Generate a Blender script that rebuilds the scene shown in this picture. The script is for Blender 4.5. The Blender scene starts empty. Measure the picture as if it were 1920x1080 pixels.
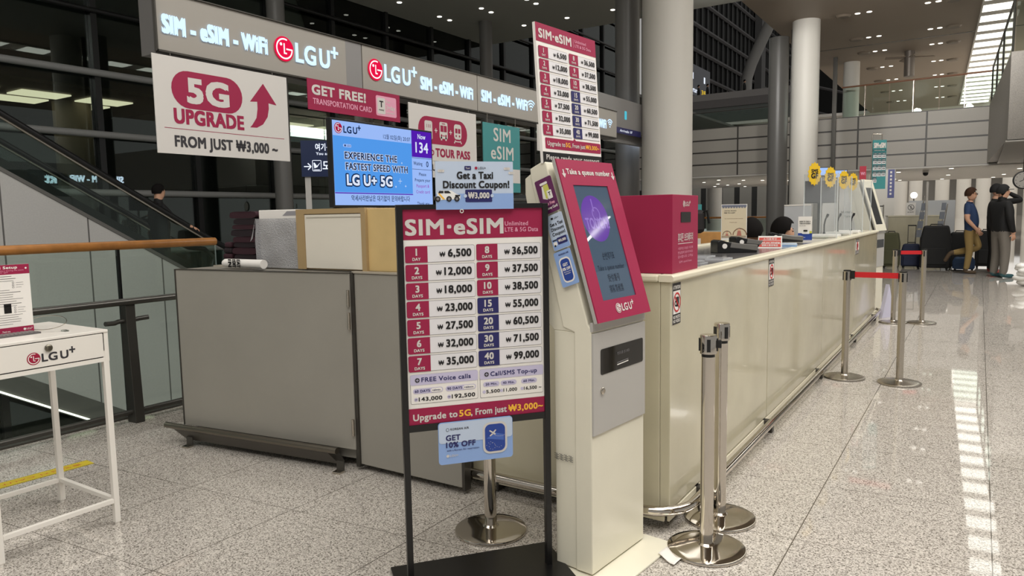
import bpy, math, random
from mathutils import Vector, Matrix
R = math.radians
random.seed(7)
scn = bpy.context.scene
col = scn.collection

# ------------------------------------------------------------------ camera
cam = bpy.data.cameras.new('camera'); cam.sensor_fit = 'HORIZONTAL'; cam.sensor_width = 36.0
cam.lens = 1346.9 / 1920 * 36.0; cam.clip_end = 500
cam_o = bpy.data.objects.new('camera', cam); col.objects.link(cam_o)
YAW, PITCH, ROLL = -0.5763915, -0.0999082, 0.0174612
fw = Vector((math.sin(YAW) * math.cos(PITCH), math.cos(YAW) * math.cos(PITCH), math.sin(PITCH)))
rt = Vector((math.cos(YAW), -math.sin(YAW), 0)); dn = fw.cross(rt)
r2 = rt * math.cos(ROLL) + dn * math.sin(ROLL); d2 = dn * math.cos(ROLL) - rt * math.sin(ROLL)
cam_o.matrix_world = Matrix(((r2.x, -d2.x, -fw.x, 0), (r2.y, -d2.y, -fw.y, 0), (r2.z, -d2.z, -fw.z, 1.36), (0, 0, 0, 1)))
scn.camera = cam_o
# ------------------------------------------------------------------ view, world, lamps
scn.view_settings.view_transform = 'Standard'; scn.view_settings.look = 'None'
scn.view_settings.gamma = 1.0; scn.view_settings.use_curve_mapping = False
scn.view_settings.exposure = 0.0
world = bpy.data.worlds.new('hall_ambient'); scn.world = world; world.use_nodes = True
bg = world.node_tree.nodes['Background']; bg.inputs[0].default_value = (1.0, 0.98, 0.94, 1); bg.inputs[1].default_value = 0.34
def area(name, loc, sx, sy, power, color=(1.0, 0.975, 0.93), rot=(0, 0, 0)):
    l = bpy.data.lights.new(name, 'AREA'); l.shape = 'RECTANGLE'; l.size = sx; l.size_y = sy
    l.energy = power; l.color = color
    o = bpy.data.objects.new(name, l); o.location = loc; o.rotation_euler = rot; col.objects.link(o)
    return o
area('hall_ceiling_light', (1.8, 1.0, 7.6), 5.0, 9.0, 690)
area('hall_ceiling_light', (3.6, 9.0, 7.6), 2.6, 8.0, 560)
def spot(name, loc, aim, power, ang):
    l = bpy.data.lights.new(name, 'SPOT'); l.energy = power; l.spot_size = R(ang); l.spot_blend = 1.0; l.shadow_soft_size = .25; l.color = (1.0, .975, .93)
    o = bpy.data.objects.new(name, l); o.location = loc; o.rotation_euler = (Vector(aim) - Vector(loc)).to_track_quat('-Z', 'Y').to_euler(); col.objects.link(o)
for x in (-6.5, -3.5, -.8): spot('bridge_fill', (x, 18.5, 7.3), (x - .3, 35, 4.3), 1250, 75)  # added fill spots that lift the bridge wall, not fixtures of the hall
for x, y in ((-1.1, 38.5), (-1.6, 45), (-4.1, 41), (-10, 40), (-12.5, 44), (3, 40), (-7, 45)): spot('bridge_downlight', (x, y, 3.0), (x, y, 0), 420, 150)
for x, y in ((.2, 11.5), (.4, 15.5)): spot('far_floor_fill', (x, y, 7.9), (x, y, 0), 1000, 80)  # added fill from overhead to brighten the floor near the luggage
area('hall_ceiling_light', (11.0, 42.0, 7.6), 5.0, 24.0, 4200)
area('hall_ceiling_light', (2.0, 100.0, 6.8), 60.0, 90.0, 14000)
area('hall_ceiling_light', (-3.0, -3.5, 7.2), 6.0, 5.0, 260)
area('cladding_fill', (-6.8, 1.5, 7.3), 2.5, 10.0, 520, rot=(0, R(52), 0))  # unseen fill added over the void, tilted to brighten the escalator cladding
area('lower_floor_fill', (-9.5, 1.5, -1.6), 2.0, 9.0, 240)  # unseen fill added in the void to light the lower floor

# ------------------------------------------------------------------ materials
def lin(c):
    return tuple(((v / 255) / 12.92 if v / 255 <= 0.04045 else ((v / 255 + 0.055) / 1.055) ** 2.4) for v in c) + (1.0,)
MATS = {}
def mat(name, rgb, rough=0.5, metal=0.0, emit=0.0, noise=None, spec=0.5, alpha=1.0, bump=None, ecol=None, coat=0):
    if name in MATS: return MATS[name]
    m = bpy.data.materials.new(name); m.use_nodes = True; nt = m.node_tree; b = nt.nodes['Principled BSDF']
    b.inputs['Base Color'].default_value = lin(rgb); b.inputs['Roughness'].default_value = rough
    b.inputs['Metallic'].default_value = metal; b.inputs['Specular IOR Level'].default_value = spec
    b.inputs['Alpha'].default_value = alpha; b.inputs['Coat Weight'].default_value = coat
    if emit:
        b.inputs['Emission Color'].default_value = lin(ecol or rgb); b.inputs['Emission Strength'].default_value = emit
    if noise:                                         # (scale, amount): slight procedural wear
        tc = nt.nodes.new('ShaderNodeTexCoord'); n = nt.nodes.new('ShaderNodeTexNoise'); n.inputs['Scale'].default_value = noise[0]
        n.inputs['Detail'].default_value = 4
        rp = nt.nodes.new('ShaderNodeValToRGB'); k = noise[1]; c = lin(rgb)
        rp.color_ramp.elements[0].position = 0.35; rp.color_ramp.elements[1].position = 0.65
        rp.color_ramp.elements[0].color = tuple(v * (1 - k) for v in c[:3]) + (1,)
        rp.color_ramp.elements[1].color = tuple(min(1, v * (1 + k)) for v in c[:3]) + (1,)
        nt.links.new(tc.outputs['Object'], n.inputs['Vector']); nt.links.new(n.outputs['Fac'], rp.inputs[0])
        nt.links.new(rp.outputs[0], b.inputs['Base Color'])
    if bump:
        tc = nt.nodes.new('ShaderNodeTexCoord'); n = nt.nodes.new('ShaderNodeTexNoise'); n.inputs['Scale'].default_value = bump[0]
        bp = nt.nodes.new('ShaderNodeBump'); bp.inputs['Strength'].default_value = bump[1]; bp.inputs['Distance'].default_value = 0.01
        nt.links.new(tc.outputs['Object'], n.inputs['Vector']); nt.links.new(n.outputs['Fac'], bp.inputs['Height'])
        nt.links.new(bp.outputs[0], b.inputs['Normal'])
    MATS[name] = m; return m
def glow(name, rgb, s=1.0):
    if name in MATS: return MATS[name]
    m = bpy.data.materials.new(name); m.use_nodes = True; nt = m.node_tree; nt.nodes.clear()
    e = nt.nodes.new('ShaderNodeEmission'); e.inputs[0].default_value = lin(rgb); e.inputs[1].default_value = s
    o = nt.nodes.new('ShaderNodeOutputMaterial'); nt.links.new(e.outputs[0], o.inputs[0]); MATS[name] = m; return m
def glass(name, tint, refl=0.12, rough=0.0, ior=1.45, fk=1.0):
    if name in MATS: return MATS[name]
    m = bpy.data.materials.new(name); m.use_nodes = True; nt = m.node_tree; nt.nodes.clear()
    t = nt.nodes.new('ShaderNodeBsdfTransparent'); t.inputs[0].default_value = tuple(tint) + (1,)
    g = nt.nodes.new('ShaderNodeBsdfGlossy'); g.inputs['Roughness'].default_value = rough; g.inputs[0].default_value = (.9, .95, .93, 1)
    f = nt.nodes.new('ShaderNodeFresnel'); f.inputs[0].default_value = ior
    mu = nt.nodes.new('ShaderNodeMath'); mu.operation = 'MULTIPLY_ADD'; mu.inputs[1].default_value = fk; mu.inputs[2].default_value = refl * 0.2
    mu.use_clamp = True
    x = nt.nodes.new('ShaderNodeMixShader'); o = nt.nodes.new('ShaderNodeOutputMaterial')
    nt.links.new(f.outputs[0], mu.inputs[0]); nt.links.new(mu.outputs[0], x.inputs[0])
    nt.links.new(t.outputs[0], x.inputs[1]); nt.links.new(g.outputs[0], x.inputs[2]); nt.links.new(x.outputs[0], o.inputs[0])
    MATS[name] = m; return m
def granite(name, light, dark, rough, tiles=True):
    m = bpy.data.materials.new(name); m.use_nodes = True; nt = m.node_tree; N = nt.nodes; L = nt.links; b = N['Principled BSDF']
    b.inputs['Roughness'].default_value = rough; b.inputs['Specular IOR Level'].default_value = 0.62
    tc = N.new('ShaderNodeTexCoord')
    n = N.new('ShaderNodeTexNoise'); n.inputs['Scale'].default_value = 150; n.inputs['Detail'].default_value = 3; n.inputs['Roughness'].default_value = 0.65
    v = N.new('ShaderNodeTexVoronoi'); v.inputs['Scale'].default_value = 180
    L.new(tc.outputs['Object'], n.inputs['Vector']); L.new(tc.outputs['Object'], v.inputs['Vector'])
    sep0 = N.new('ShaderNodeSeparateColor'); L.new(v.outputs['Color'], sep0.inputs[0])
    ad = N.new('ShaderNodeMath'); ad.operation = 'MULTIPLY_ADD'; ad.inputs[1].default_value = 0.35
    L.new(sep0.outputs[0], ad.inputs[0]); L.new(n.outputs['Fac'], ad.inputs[2])
    rp = N.new('ShaderNodeValToRGB'); e = rp.color_ramp.elements
    e[0].position = 0.46; e[0].color = lin(dark); e[1].position = 0.86; e[1].color = lin(light)
    q = rp.color_ramp.elements.new(0.62); q.color = lin(tuple((a * 2 + c) / 3 for a, c in zip(light, dark)))
    L.new(ad.outputs[0], rp.inputs[0])
    big = N.new('ShaderNodeTexNoise'); big.inputs['Scale'].default_value = 1.3; L.new(tc.outputs['Object'], big.inputs['Vector'])
    mixb = N.new('ShaderNodeMix'); mixb.data_type = 'RGBA'; mixb.blend_type = 'MULTIPLY'; mixb.inputs[0].default_value = 0.10
    L.new(rp.outputs[0], mixb.inputs[6]); L.new(big.outputs['Fac'], mixb.inputs[7])
    out = mixb.outputs[2]
    if tiles:                                          # thin joints of the granite slabs
        sx = N.new('ShaderNodeSeparateXYZ'); L.new(tc.outputs['Object'], sx.inputs[0])
        def M(op, a, bb):
            k = N.new('ShaderNodeMath'); k.operation = op
            for i, w in enumerate((a, bb)):
                if hasattr(w, 'links'): L.new(w, k.inputs[i])
                else: k.inputs[i].default_value = w
            return k.outputs[0]
        X, Y = sx.outputs[0], sx.outputs[1]
        def joint(c, period, phase, w):
            t = M('MODULO', M('ADD', M('DIVIDE', M('SUBTRACT', c, phase), period), 1000.0), 1.0)
            dd = M('MINIMUM', t, M('SUBTRACT', 1.0, t))
            return M('LESS_THAN', M('MULTIPLY', dd, period), w)
        j = M('MAXIMUM', joint(X, 0.69, 0.094, 0.0022), joint(M('SUBTRACT', Y, M('MULTIPLY', X, 0.095)), 0.681, 3.097, 0.0016))
        mj = N.new('ShaderNodeMix'); mj.data_type = 'RGBA'; mj.inputs[7].default_value = lin((92, 86, 78))
        L.new(j, mj.inputs[0]); L.new(out, mj.inputs[6]); out = mj.outputs[2]
    L.new(out, b.inputs['Base Color'])
    MATS[name] = m; return m
def panels(name, rgb, px_, pz, line, rough=0.45, axis=0, ph=(0.0, 0.0), w=0.02):
    """cladding with a grid of thin joints across one horizontal axis and z"""
    m = bpy.data.materials.new(name); m.use_nodes = True; nt = m.node_tree; N = nt.nodes; L = nt.links; b = N['Principled BSDF']
    b.inputs['Roughness'].default_value = rough
    tc = N.new('ShaderNodeTexCoord'); sx = N.new('ShaderNodeSeparateXYZ'); L.new(tc.outputs['Object'], sx.inputs[0])
    def M(op, a, bb):
        k = N.new('ShaderNodeMath'); k.operation = op
        for i, q in enumerate((a, bb)):
            if hasattr(q, 'links'): L.new(q, k.inputs[i])
            else: k.inputs[i].default_value = q
        return k.outputs[0]
    def joint(c, period, phase):
        t = M('MODULO', M('ADD', M('DIVIDE', M('SUBTRACT', c, phase), period), 1000.0), 1.0)
        return M('LESS_THAN', M('MULTIPLY', M('MINIMUM', t, M('SUBTRACT', 1.0, t)), period), w)
    j = joint(sx.outputs[axis], px_, ph[0])
    if pz: j = M('MAXIMUM', j, joint(sx.outputs[2], pz, ph[1]))
    n = N.new('ShaderNodeTexNoise'); n.inputs['Scale'].default_value = 40; L.new(tc.outputs['Object'], n.inputs['Vector'])
    mx = N.new('ShaderNodeMix'); mx.data_type = 'RGBA'; c = lin(rgb)
    mx.inputs[6].default_value = tuple(v * .93 for v in c[:3]) + (1,); mx.inputs[7].default_value = tuple(v * 1.07 for v in c[:3]) + (1,)
    L.new(n.outputs['Fac'], mx.inputs[0])
    mj = N.new('ShaderNodeMix'); mj.data_type = 'RGBA'; mj.inputs[7].default_value = lin(line)
    L.new(j, mj.inputs[0]); L.new(mx.outputs[2], mj.inputs[6]); L.new(mj.outputs[2], b.inputs['Base Color'])
    MATS[name] = m; return m

MAG = mat('magenta_print', (154, 35, 72), .5, spec=.3); WHT = mat('white_print', (232, 226, 221), .42); INK = mat('black_ink', (22, 20, 22), .5)
NAVY = mat('navy_print', (36, 36, 96), .4); LILAC = mat('lilac_print', (196, 190, 216), .45); GRY = mat('grey_line', (120, 118, 120), .5)
YEL = mat('yellow_print', (250, 190, 60), .45); CREAM = mat('cream_laminate', (201, 194, 169), .14, noise=(3, .05), coat=.3)
CRTRIM = mat('cream_trim', (226, 219, 196), .3); STEEL = mat('polished_steel', (205, 198, 188), .09, 1.0)
BRUSH = mat('brushed_steel', (190, 183, 172), .26, 1.0); BLK = mat('black_plastic', (16, 16, 17), .35); BLKM = mat('black_painted_metal', (17, 16, 16), .32)
GREYP = mat('grey_laminate', (150, 146, 137), .33, noise=(2.5, .03)); DGREY = mat('dark_grey_metal', (72, 69, 64), .36, .4)
WMET = mat('white_painted_steel', (233, 228, 220), .3); KCR = mat('cream_painted_steel', (226, 221, 202), .28, noise=(4, .02)); KGR = mat('grey_painted_steel', (176, 173, 168), .32)
RED = mat('red_belt', (200, 20, 30), .6); PAPER = mat('white_paper', (236, 232, 226), .7); TEAL = mat('teal_print', (62, 138, 140), .45)
PLY = mat('birch_plywood', (208, 180, 124), .5, noise=(6, .05)); PLYE = mat('plywood_edge', (170, 145, 104), .55)
ACR = glass('clear_acrylic', (.93, .95, .95), .25); FGLASS = glass('facade_glass', (.62, .68, .65), .1, fk=1.15)
RGLASS = glass('railing_glass', (.86, .92, .89), .05, fk=.35)
LOGOR = mat('logo_red', (158, 20, 58), .4); DTXT = mat('dark_text', (52, 50, 54), .5)
WOODR = mat('oak_handrail', (176, 118, 58), .4, noise=(14, .12)); SKIN = mat('skin', (205, 158, 130), .55); HAIR = mat('black_hair', (20, 17, 16), .85, spec=.15, bump=(160, .15))

# ------------------------------------------------------------------ mesh builder
FONT = {}
def glyphs(s):
    if s in FONT: return FONT[s]
    c = bpy.data.curves.new('t', 'FONT'); c.body = s; c.size = 1.0; c.resolution_u = 3; c.space_character = 1.07
    o = bpy.data.objects.new('t', c); col.objects.link(o)
    dg = bpy.context.evaluated_depsgraph_get(); me = bpy.data.meshes.new_from_object(o.evaluated_get(dg))
    vs = [(v.co.x, v.co.y) for v in me.vertices]; fs = [tuple(p.vertices) for p in me.polygons]
    bpy.data.objects.remove(o); bpy.data.curves.remove(c); bpy.data.meshes.remove(me)
    x0 = min(v[0] for v in vs); x1 = max(v[0] for v in vs)
    FONT[s] = (vs, fs, x0, x1); return FONT[s]
CAPH = max(v[1] for v in glyphs('H')[0])
EPS = 0.0007
class MB:
    def __init__(s): s.v = []; s.f = []; s.k = []; s.mats = []; s.X = None; s.eps = EPS; s.y0 = 0.0
    def mi(s, m):
        if m not in s.mats: s.mats.append(m)
        return s.mats.index(m)
    def add(s, vs, fs, m):
        b = len(s.v); X = s.X
        s.v += [tuple(X @ Vector(p)) for p in vs] if X is not None else [tuple(p) for p in vs]
        s.f += [tuple(b + i for i in f) for f in fs]; s.k += [s.mi(m)] * len(fs); return s
    def box(s, x0, x1, y0, y1, z0, z1, m):
        vs = [(x, y, z) for z in (z0, z1) for y in (y0, y1) for x in (x0, x1)]
        return s.add(vs, [(0, 2, 3, 1), (4, 5, 7, 6), (0, 1, 5, 4), (2, 6, 7, 3), (0, 4, 6, 2), (1, 3, 7, 5)], m)
    def prism(s, pts, z0, z1, m, axis='z'):
        n = len(pts); P = {'z': lambda a, b, c: (a, b, c), 'x': lambda a, b, c: (c, a, b), 'y': lambda a, b, c: (a, c, b)}[axis]
        vs = [P(a, b, z0) for a, b in pts] + [P(a, b, z1) for a, b in pts]
        fs = [tuple(range(n))[::-1], tuple(range(n, 2 * n))] + [(i, (i + 1) % n, n + (i + 1) % n, n + i) for i in range(n)]
        return s.add(vs, fs, m)
    def lathe(s, prof, m, c=(0, 0), n=32):
        vs = []; fs = []
        for r, z in prof: vs += [(c[0] + r * math.cos(2 * math.pi * i / n), c[1] + r * math.sin(2 * math.pi * i / n), z) for i in range(n)]
        for j in range(len(prof) - 1): fs += [(j * n + i, j * n + (i + 1) % n, (j + 1) * n + (i + 1) % n, (j + 1) * n + i) for i in range(n)]
        fs += [tuple(range(n))[::-1], tuple(range((len(prof) - 1) * n, len(prof) * n))]
        return s.add(vs, fs, m)
    def tube(s, pts, r, m, n=12):
        pts = [Vector(p) for p in pts]; vs = []; fs = []; up = None
        for i, p in enumerate(pts):
            t = (pts[min(i + 1, len(pts) - 1)] - pts[max(i - 1, 0)]).normalized()
            if up is None: up = t.orthogonal().normalized()
            up = (up - t * up.dot(t)).normalized(); w = t.cross(up); rr = r[i] if isinstance(r, (list, tuple)) else r
            vs += [tuple(p + up * rr * math.cos(2 * math.pi * k / n) + w * rr * math.sin(2 * math.pi * k / n)) for k in range(n)]
        for j in range(len(pts) - 1): fs += [(j * n + i, j * n + (i + 1) % n, (j + 1) * n + (i + 1) % n, (j + 1) * n + i) for i in range(n)]
        fs += [tuple(range(n))[::-1], tuple(range((len(pts) - 1) * n, len(pts) * n))]
        return s.add(vs, fs, m)
    def ball(s, c, r, m, n=16, k=10):
        rx, ry, rz = (r, r, r) if not isinstance(r, tuple) else r
        vs = [(c[0], c[1], c[2] + rz)]; fs = []
        for j in range(1, k):
            a = math.pi * j / k
            vs += [(c[0] + rx * math.sin(a) * math.cos(2 * math.pi * i / n), c[1] + ry * math.sin(a) * math.sin(2 * math.pi * i / n), c[2] + rz * math.cos(a)) for i in range(n)]
        vs.append((c[0], c[1], c[2] - rz)); e = len(vs) - 1
        fs += [(0, 1 + i, 1 + (i + 1) % n) for i in range(n)]
        for j in range(k - 2): fs += [(1 + j * n + i, 1 + (j + 1) * n + i, 1 + (j + 1) * n + (i + 1) % n, 1 + j * n + (i + 1) % n) for i in range(n)]
        fs += [(1 + (k - 2) * n + (i + 1) % n, 1 + (k - 2) * n + i, e) for i in range(n)]
        return s.add(vs, fs, m)
    # flat print on the front (-y) of a sign: x to the right, z up
    def flat(s, pts, m, L=1):
        y = s.y0 - s.eps * L; return s.add([(a, y, b) for a, b in pts], [tuple(range(len(pts)))], m)
    def rect(s, x, z, w, h, m, L=1): return s.flat([(x, z), (x + w, z), (x + w, z + h), (x, z + h)], m, L)
    @staticmethod
    def rr(x, z, w, h, r, n=6):
        r = min(r, w / 2, h / 2); P = []
        for cx, cz, a0 in ((x + w - r, z + r, -90), (x + w - r, z + h - r, 0), (x + r, z + h - r, 90), (x + r, z + r, 180)):
            P += [(cx + r * math.cos(R(a0 + 90 * i / n)), cz + r * math.sin(R(a0 + 90 * i / n))) for i in range(n + 1)]
        return P
    def rrect(s, x, z, w, h, r, m, L=1): return s.flat(MB.rr(x, z, w, h, r), m, L)
    def frame(s, x, z, w, h, r, t, m, L=1):
        o = MB.rr(x, z, w, h, r); i = MB.rr(x + t, z + t, w - 2 * t, h - 2 * t, max(r - t, 1e-5)); n = len(o); y = s.y0 - s.eps * L
        return s.add([(a, y, b) for a, b in o + i], [(k, (k + 1) % n, n + (k + 1) % n, n + k) for k in range(n)], m)
    def disc(s, x, z, r, m, L=1, rz=None, n=28): return s.flat([(x + r * math.cos(2 * math.pi * i / n), z + (rz or r) * math.sin(2 * math.pi * i / n)) for i in range(n)], m, L)
    def arc(s, x, z, r, t, a0, a1, m, L=1, n=24, k=1.0):
        y = s.y0 - s.eps * L; P = [(a0 + (a1 - a0) * i / n) for i in range(n + 1)]
        vs = [(x + k * q * math.cos(R(a)), y, z + q * math.sin(R(a))) for q in (r - t / 2, r + t / 2) for a in P]
        return s.add(vs, [(i, i + 1, n + 2 + i, n + 1 + i) for i in range(n)], m)
    def line(s, pts, t, m, L=1):
        for (x0, z0), (x1, z1) in zip(pts, pts[1:]):
            d = math.hypot(x1 - x0, z1 - z0) or 1e-9; nx, nz = -(z1 - z0) / d * t / 2, (x1 - x0) / d * t / 2
            s.flat([(x0 + nx, z0 + nz), (x0 - nx, z0 - nz), (x1 - nx, z1 - nz), (x1 + nx, z1 + nz)], m, L)
        return s
    def text(s, t, x, z, h, m, w=None, b=0.0, L=2, al='l'):
        vs, fs, x0, x1 = glyphs(t); sz = h / CAPH; sx = (w / (x1 - x0)) if w else sz * 0.96
        W = (x1 - x0) * sx; ox = x - (W if al == 'r' else W / 2 if al == 'c' else 0)
        sh = [(0, 0)] if not b else [(b, b), (-b, b), (b, -b), (-b, -b), (0, 0)]
        for q, (dx, dz) in enumerate(sh):
            y = s.y0 - s.eps * (L + q * .04)
            s.add([(ox + (a - x0) * sx + dx * h, y, z + c * sz + dz * h * .85) for a, c in vs], fs, m)
        return s
    def logo(s, x, z, r, disc, face, L=2, k=1.0):
        """round winking-face mark"""
        s.disc(x, z, r * k, disc, L, rz=r); t = r * .13
        s.arc(x, z, r * .78, t, 68, 360, face, L + 1, 30, k)
        s.rect(x + r * .18 * k, z - t / 2, r * .66 * k, t, face, L + 1)
        s.rect(x - t / 2 - r * .02, z - r * .42, t, r * .86, face, L + 1); s.rect(x - t / 2, z - r * .42, r * .3 * k, t, face, L + 1)
        s.disc(x - r * .34 * k, z + r * .33, r * .13 * k, face, L + 1, rz=r * .13, n=12)
        return s
    def brand(s, x, z, h, m, w, L=2, b=.045):
        """the letters L G U with a raised plus, x..x+w"""
        s.text('LG', x, z, h, m, w * .44, b, L); s.text('U', x + w * .545, z, h, m, w * .225, b, L)
        p = w * .17; cx = x + w * .90; cz = z + h * .98; t = p * .30
        s.rect(cx - p * .55, cz - t / 2, p * 1.1, t, m, L); s.rect(cx - t / 2, cz - p * .62, t, p * 1.24, m, L + .1); return s
    def build(s, name, parent=None, loc=None, rotz=0.0, bevel=0.0, smooth=None):
        me = bpy.data.meshes.new(name); me.from_pydata(s.v, [], s.f)
        for m in s.mats: me.materials.append(m)
        me.polygons.foreach_set('material_index', s.k)
        if smooth:
            me.polygons.foreach_set('use_smooth', [True] * len(s.f)); me.set_sharp_from_angle(angle=R(smooth))
        me.update()
        o = bpy.data.objects.new(name, me); col.objects.link(o)
        if loc is not None: o.location = loc
        o.rotation_euler = (0, 0, rotz)
        if parent: o.parent = parent
        if bevel:
            bv = o.modifiers.new('bevel', 'BEVEL'); bv.width = bevel; bv.segments = 2; bv.limit_method = 'ANGLE'; bv.angle_limit = R(40)
        return o
def tag(o, label, cat, group=None, kind=None):
    o['label'] = label; o['category'] = cat
    if group: o['group'] = group
    if kind: o['kind'] = kind
    return o
def thing(name, label, cat, loc=(0, 0, 0), rotz=0.0, group=None):
    o = bpy.data.objects.new(name, None); o.empty_display_size = .05; col.objects.link(o); o.location = loc; o.rotation_euler = (0, 0, rotz)
    return tag(o, label, cat, group)
def struct(mb, name, **k):
    o = mb.build(name, **k); o['kind'] = 'structure'; return o
def dup(root, loc, rotz, label=None, group=None):
    r = root.copy(); col.objects.link(r); r.location = loc; r.rotation_euler = (0, 0, rotz)
    if label: r['label'] = label
    if group: r['group'] = group
    for ch in list(root.children):
        c = ch.copy(); col.objects.link(c); c.parent = r
        for g in list(ch.children):
            d = g.copy(); col.objects.link(d); d.parent = c
    return r

# ================================================================== the setting
FLOORM = granite('granite_floor', (222, 215, 206), (94, 88, 80), 0.03)
GRANW = granite('granite_wall', (196, 190, 182), (120, 115, 108), 0.5, tiles=False)
SOFF = mat('grey_soffit', (158, 158, 150), .6); BEIGE = mat('beige_ceiling', (160, 146, 130), .6)
UNDER = mat('white_underside', (214, 210, 203), .55); WALLG = panels('grey_wall_panels', (182, 176, 167), 2.6, .58, (70, 66, 62), .4, 0, (-4.6, 3.1), .035)
COLW = mat('white_column', (216, 212, 204), .48); COLG = mat('grey_column', (112, 110, 107), .35)
DARK = mat('night_outside', (26, 27, 26), .8); MULL = mat('mullion', (14, 14, 14), .4); TRANS = mat('grey_transom', (132, 132, 130), .35)
CLAD = panels('escalator_cladding', (176, 174, 171), 1.19, 0, (92, 90, 88), .22, 1, (4.75, 0), .012)
LAMP = glow('lamp', (255, 250, 238), 3.0); SKY = glow('luminous_ceiling', (255, 252, 240), 2.8)

b = MB(); pts = [(30, -6), (30, 170), (-15, 170), (-15, 8.6), (-4.95, 8.6), (-4.95, -6)]
b.prism(pts, -0.3, 0.0, FLOORM); struct(b, 'floor')
b = MB(); b.box(-15, -4.5, -8, 14, -5.2, -5.0, mat('lower_floor', (128, 126, 108), .3, noise=(1.2, .12))); struct(b, 'floor_lower')
b = MB(); b.box(-14.98, -4.6, -8, 21.6, 7.4, 7.8, SOFF); struct(b, 'ceiling_soffit')
b = MB(); b.box(-6.6, 16, 21.62, 56, 8.0, 8.3, BEIGE)
b.box(-6.6, 16, 33.0, 33.06, 7.985, 8.0, DGREY); struct(b, 'ceiling_hall')
b = MB(); b.box(-4.58, 16, -8, 21.6, 8.0, 8.3, BEIGE); struct(b, 'ceiling_front')
b = MB(); b.prism([(-.52, 3), (.95, 3), (.86, 21.7), (.229, 55), (-1.42, 55), (0.12, 21.7)], 7.93, 7.99, mat('white_ceiling_frame', (226, 222, 214), .5)); struct(b, 'trim_1')
sk = thing('luminous_ceiling', 'long luminous ceiling strip of white panels between dark bars at upper right', 'ceiling light')
def skx(y, t):
    xl = 0.12 - (y - 21.7) * .0462 if y > 21.7 else .12 - (21.7 - y) * .034
    xr = .86 - (y - 21.7) * .0190 if y > 21.7 else .86 + (21.7 - y) * .0048
    return xl + (xr - xl) * t
y = 4.0; step = 1.55
while y < 54:
    q = MB(); q.add([(skx(y, .05), y, 7.925), (skx(y, .96), y, 7.925), (skx(y + .95, .96), y + .95, 7.925), (skx(y + .95, .05), y + .95, 7.925)], [(3, 2, 1, 0)], SKY)
    q.build('light_panel', sk); y += step
b = MB(); b.box(-12, .25, 35, 36, 3.1, 5.42, WALLG); struct(b, 'wall_bridge')
b = MB(); b.box(-40, 16, 34.9, 50, 3.05, 3.12, UNDER); b.box(.5, 16, 23.6, 35, 3.1, 3.14, UNDER); struct(b, 'ceiling_under_bridge')
b = MB(); b.box(-60, -12.2, 35.4, 36.4, 3.1, 5.4, WALLG); struct(b, 'wall_bridge_left')
b = MB(); b.prism([(.54, 23.6), (16, 23.6), (16, 36), (.26, 36), (.16, 35)], 3.16, 5.45, GRANW); struct(b, 'wall_right')
b = MB()
b.box(-60, 60, 168, 169, 0, 9, mat('far_wall', (214, 210, 204), .6)); struct(b, 'wall_far')
b = MB(); b.box(-60, 60, 56, 169, 8.0, 8.2, UNDER); struct(b, 'ceiling_far')
# columns
def column(x, y, r, z1, m, z0=0.0):
    b = MB(); b.lathe([(r, z0), (r, z1)], m, n=40); o = b.build('column', loc=(x, y, 0), smooth=40); o['kind'] = 'structure'; return o
column(-4.72, 12.4, .44, 8.0, COLW); column(-5.38, 27.6, .46, 8.0, COLW); column(-5.12, 36.4, .34, 8.0, COLW, 5.4)
column(-5.72, 12.95, .23, 7.4, COLG); column(-6.75, 29.6, .37, 8.0, COLG)
b = MB(); b.box(-.05, .05, -.05, .05, 0, 7.4, BLKM); o = b.build('trim_2', loc=(-5.26, 12.7, 0)); o['kind'] = 'structure'
b = MB(); b.box(-.06, .06, -.06, .06, 0, 8, DGREY); o = b.build('trim_3', loc=(-6.02, 28.6, 0)); o['kind'] = 'structure'
b = MB(); b.box(-.08, .08, -.08, .08, 3.1, 8, DGREY); o = b.build('trim_4', loc=(-5.55, 34.8, 0)); o['kind'] = 'structure'
column(-13.6, 11.27, .2, 7.4, COLG); column(-13.2, 19.05, .2, 7.4, COLG)
# far row of tall white pillars
for i, x in enumerate((-10.6, -8.6, -5.0, -2.2, .3, 3.6, 6.2, 9.2, 12.2)):
    column(x, 130, .95, 8.0, COLW)
# glazed facade along the left
fr = thing('glass_facade', 'tall dark glazed facade with slim mullions and pale round transoms behind the escalator', 'window'); fr['kind'] = 'structure'
ys = [-2.7, -.58, 1.54, 3.66, 5.77, 7.87, 9.98, 12.115, 14.265, 16.4, 18.51, 20.55, 22.7, 24.8, 26.9, 29.0, 31.1, 33.2]
for y in ys:
    q = MB(); q.box(-15.1, -14.9, y - .06, y + .06, -5, 16, MULL); q.build('mullion', fr)
for z in (.75, 1.97, 3.13, 4.34, 5.55, 6.76, 8.0, 9.2, 10.4):
    q = MB(); q.tube([(-14.86, -3, z), (-14.86, 33, z)], .07 if z < 5 else .05, TRANS if z < 5 else MULL, 10); q.build('transom', fr, smooth=60)
for y0, y1 in zip(ys, ys[1:]):
    q = MB(); q.box(-15.02, -15.0, y0 + .06, y1 - .06, -5, 16, FGLASS); q.build('pane', fr)
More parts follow.
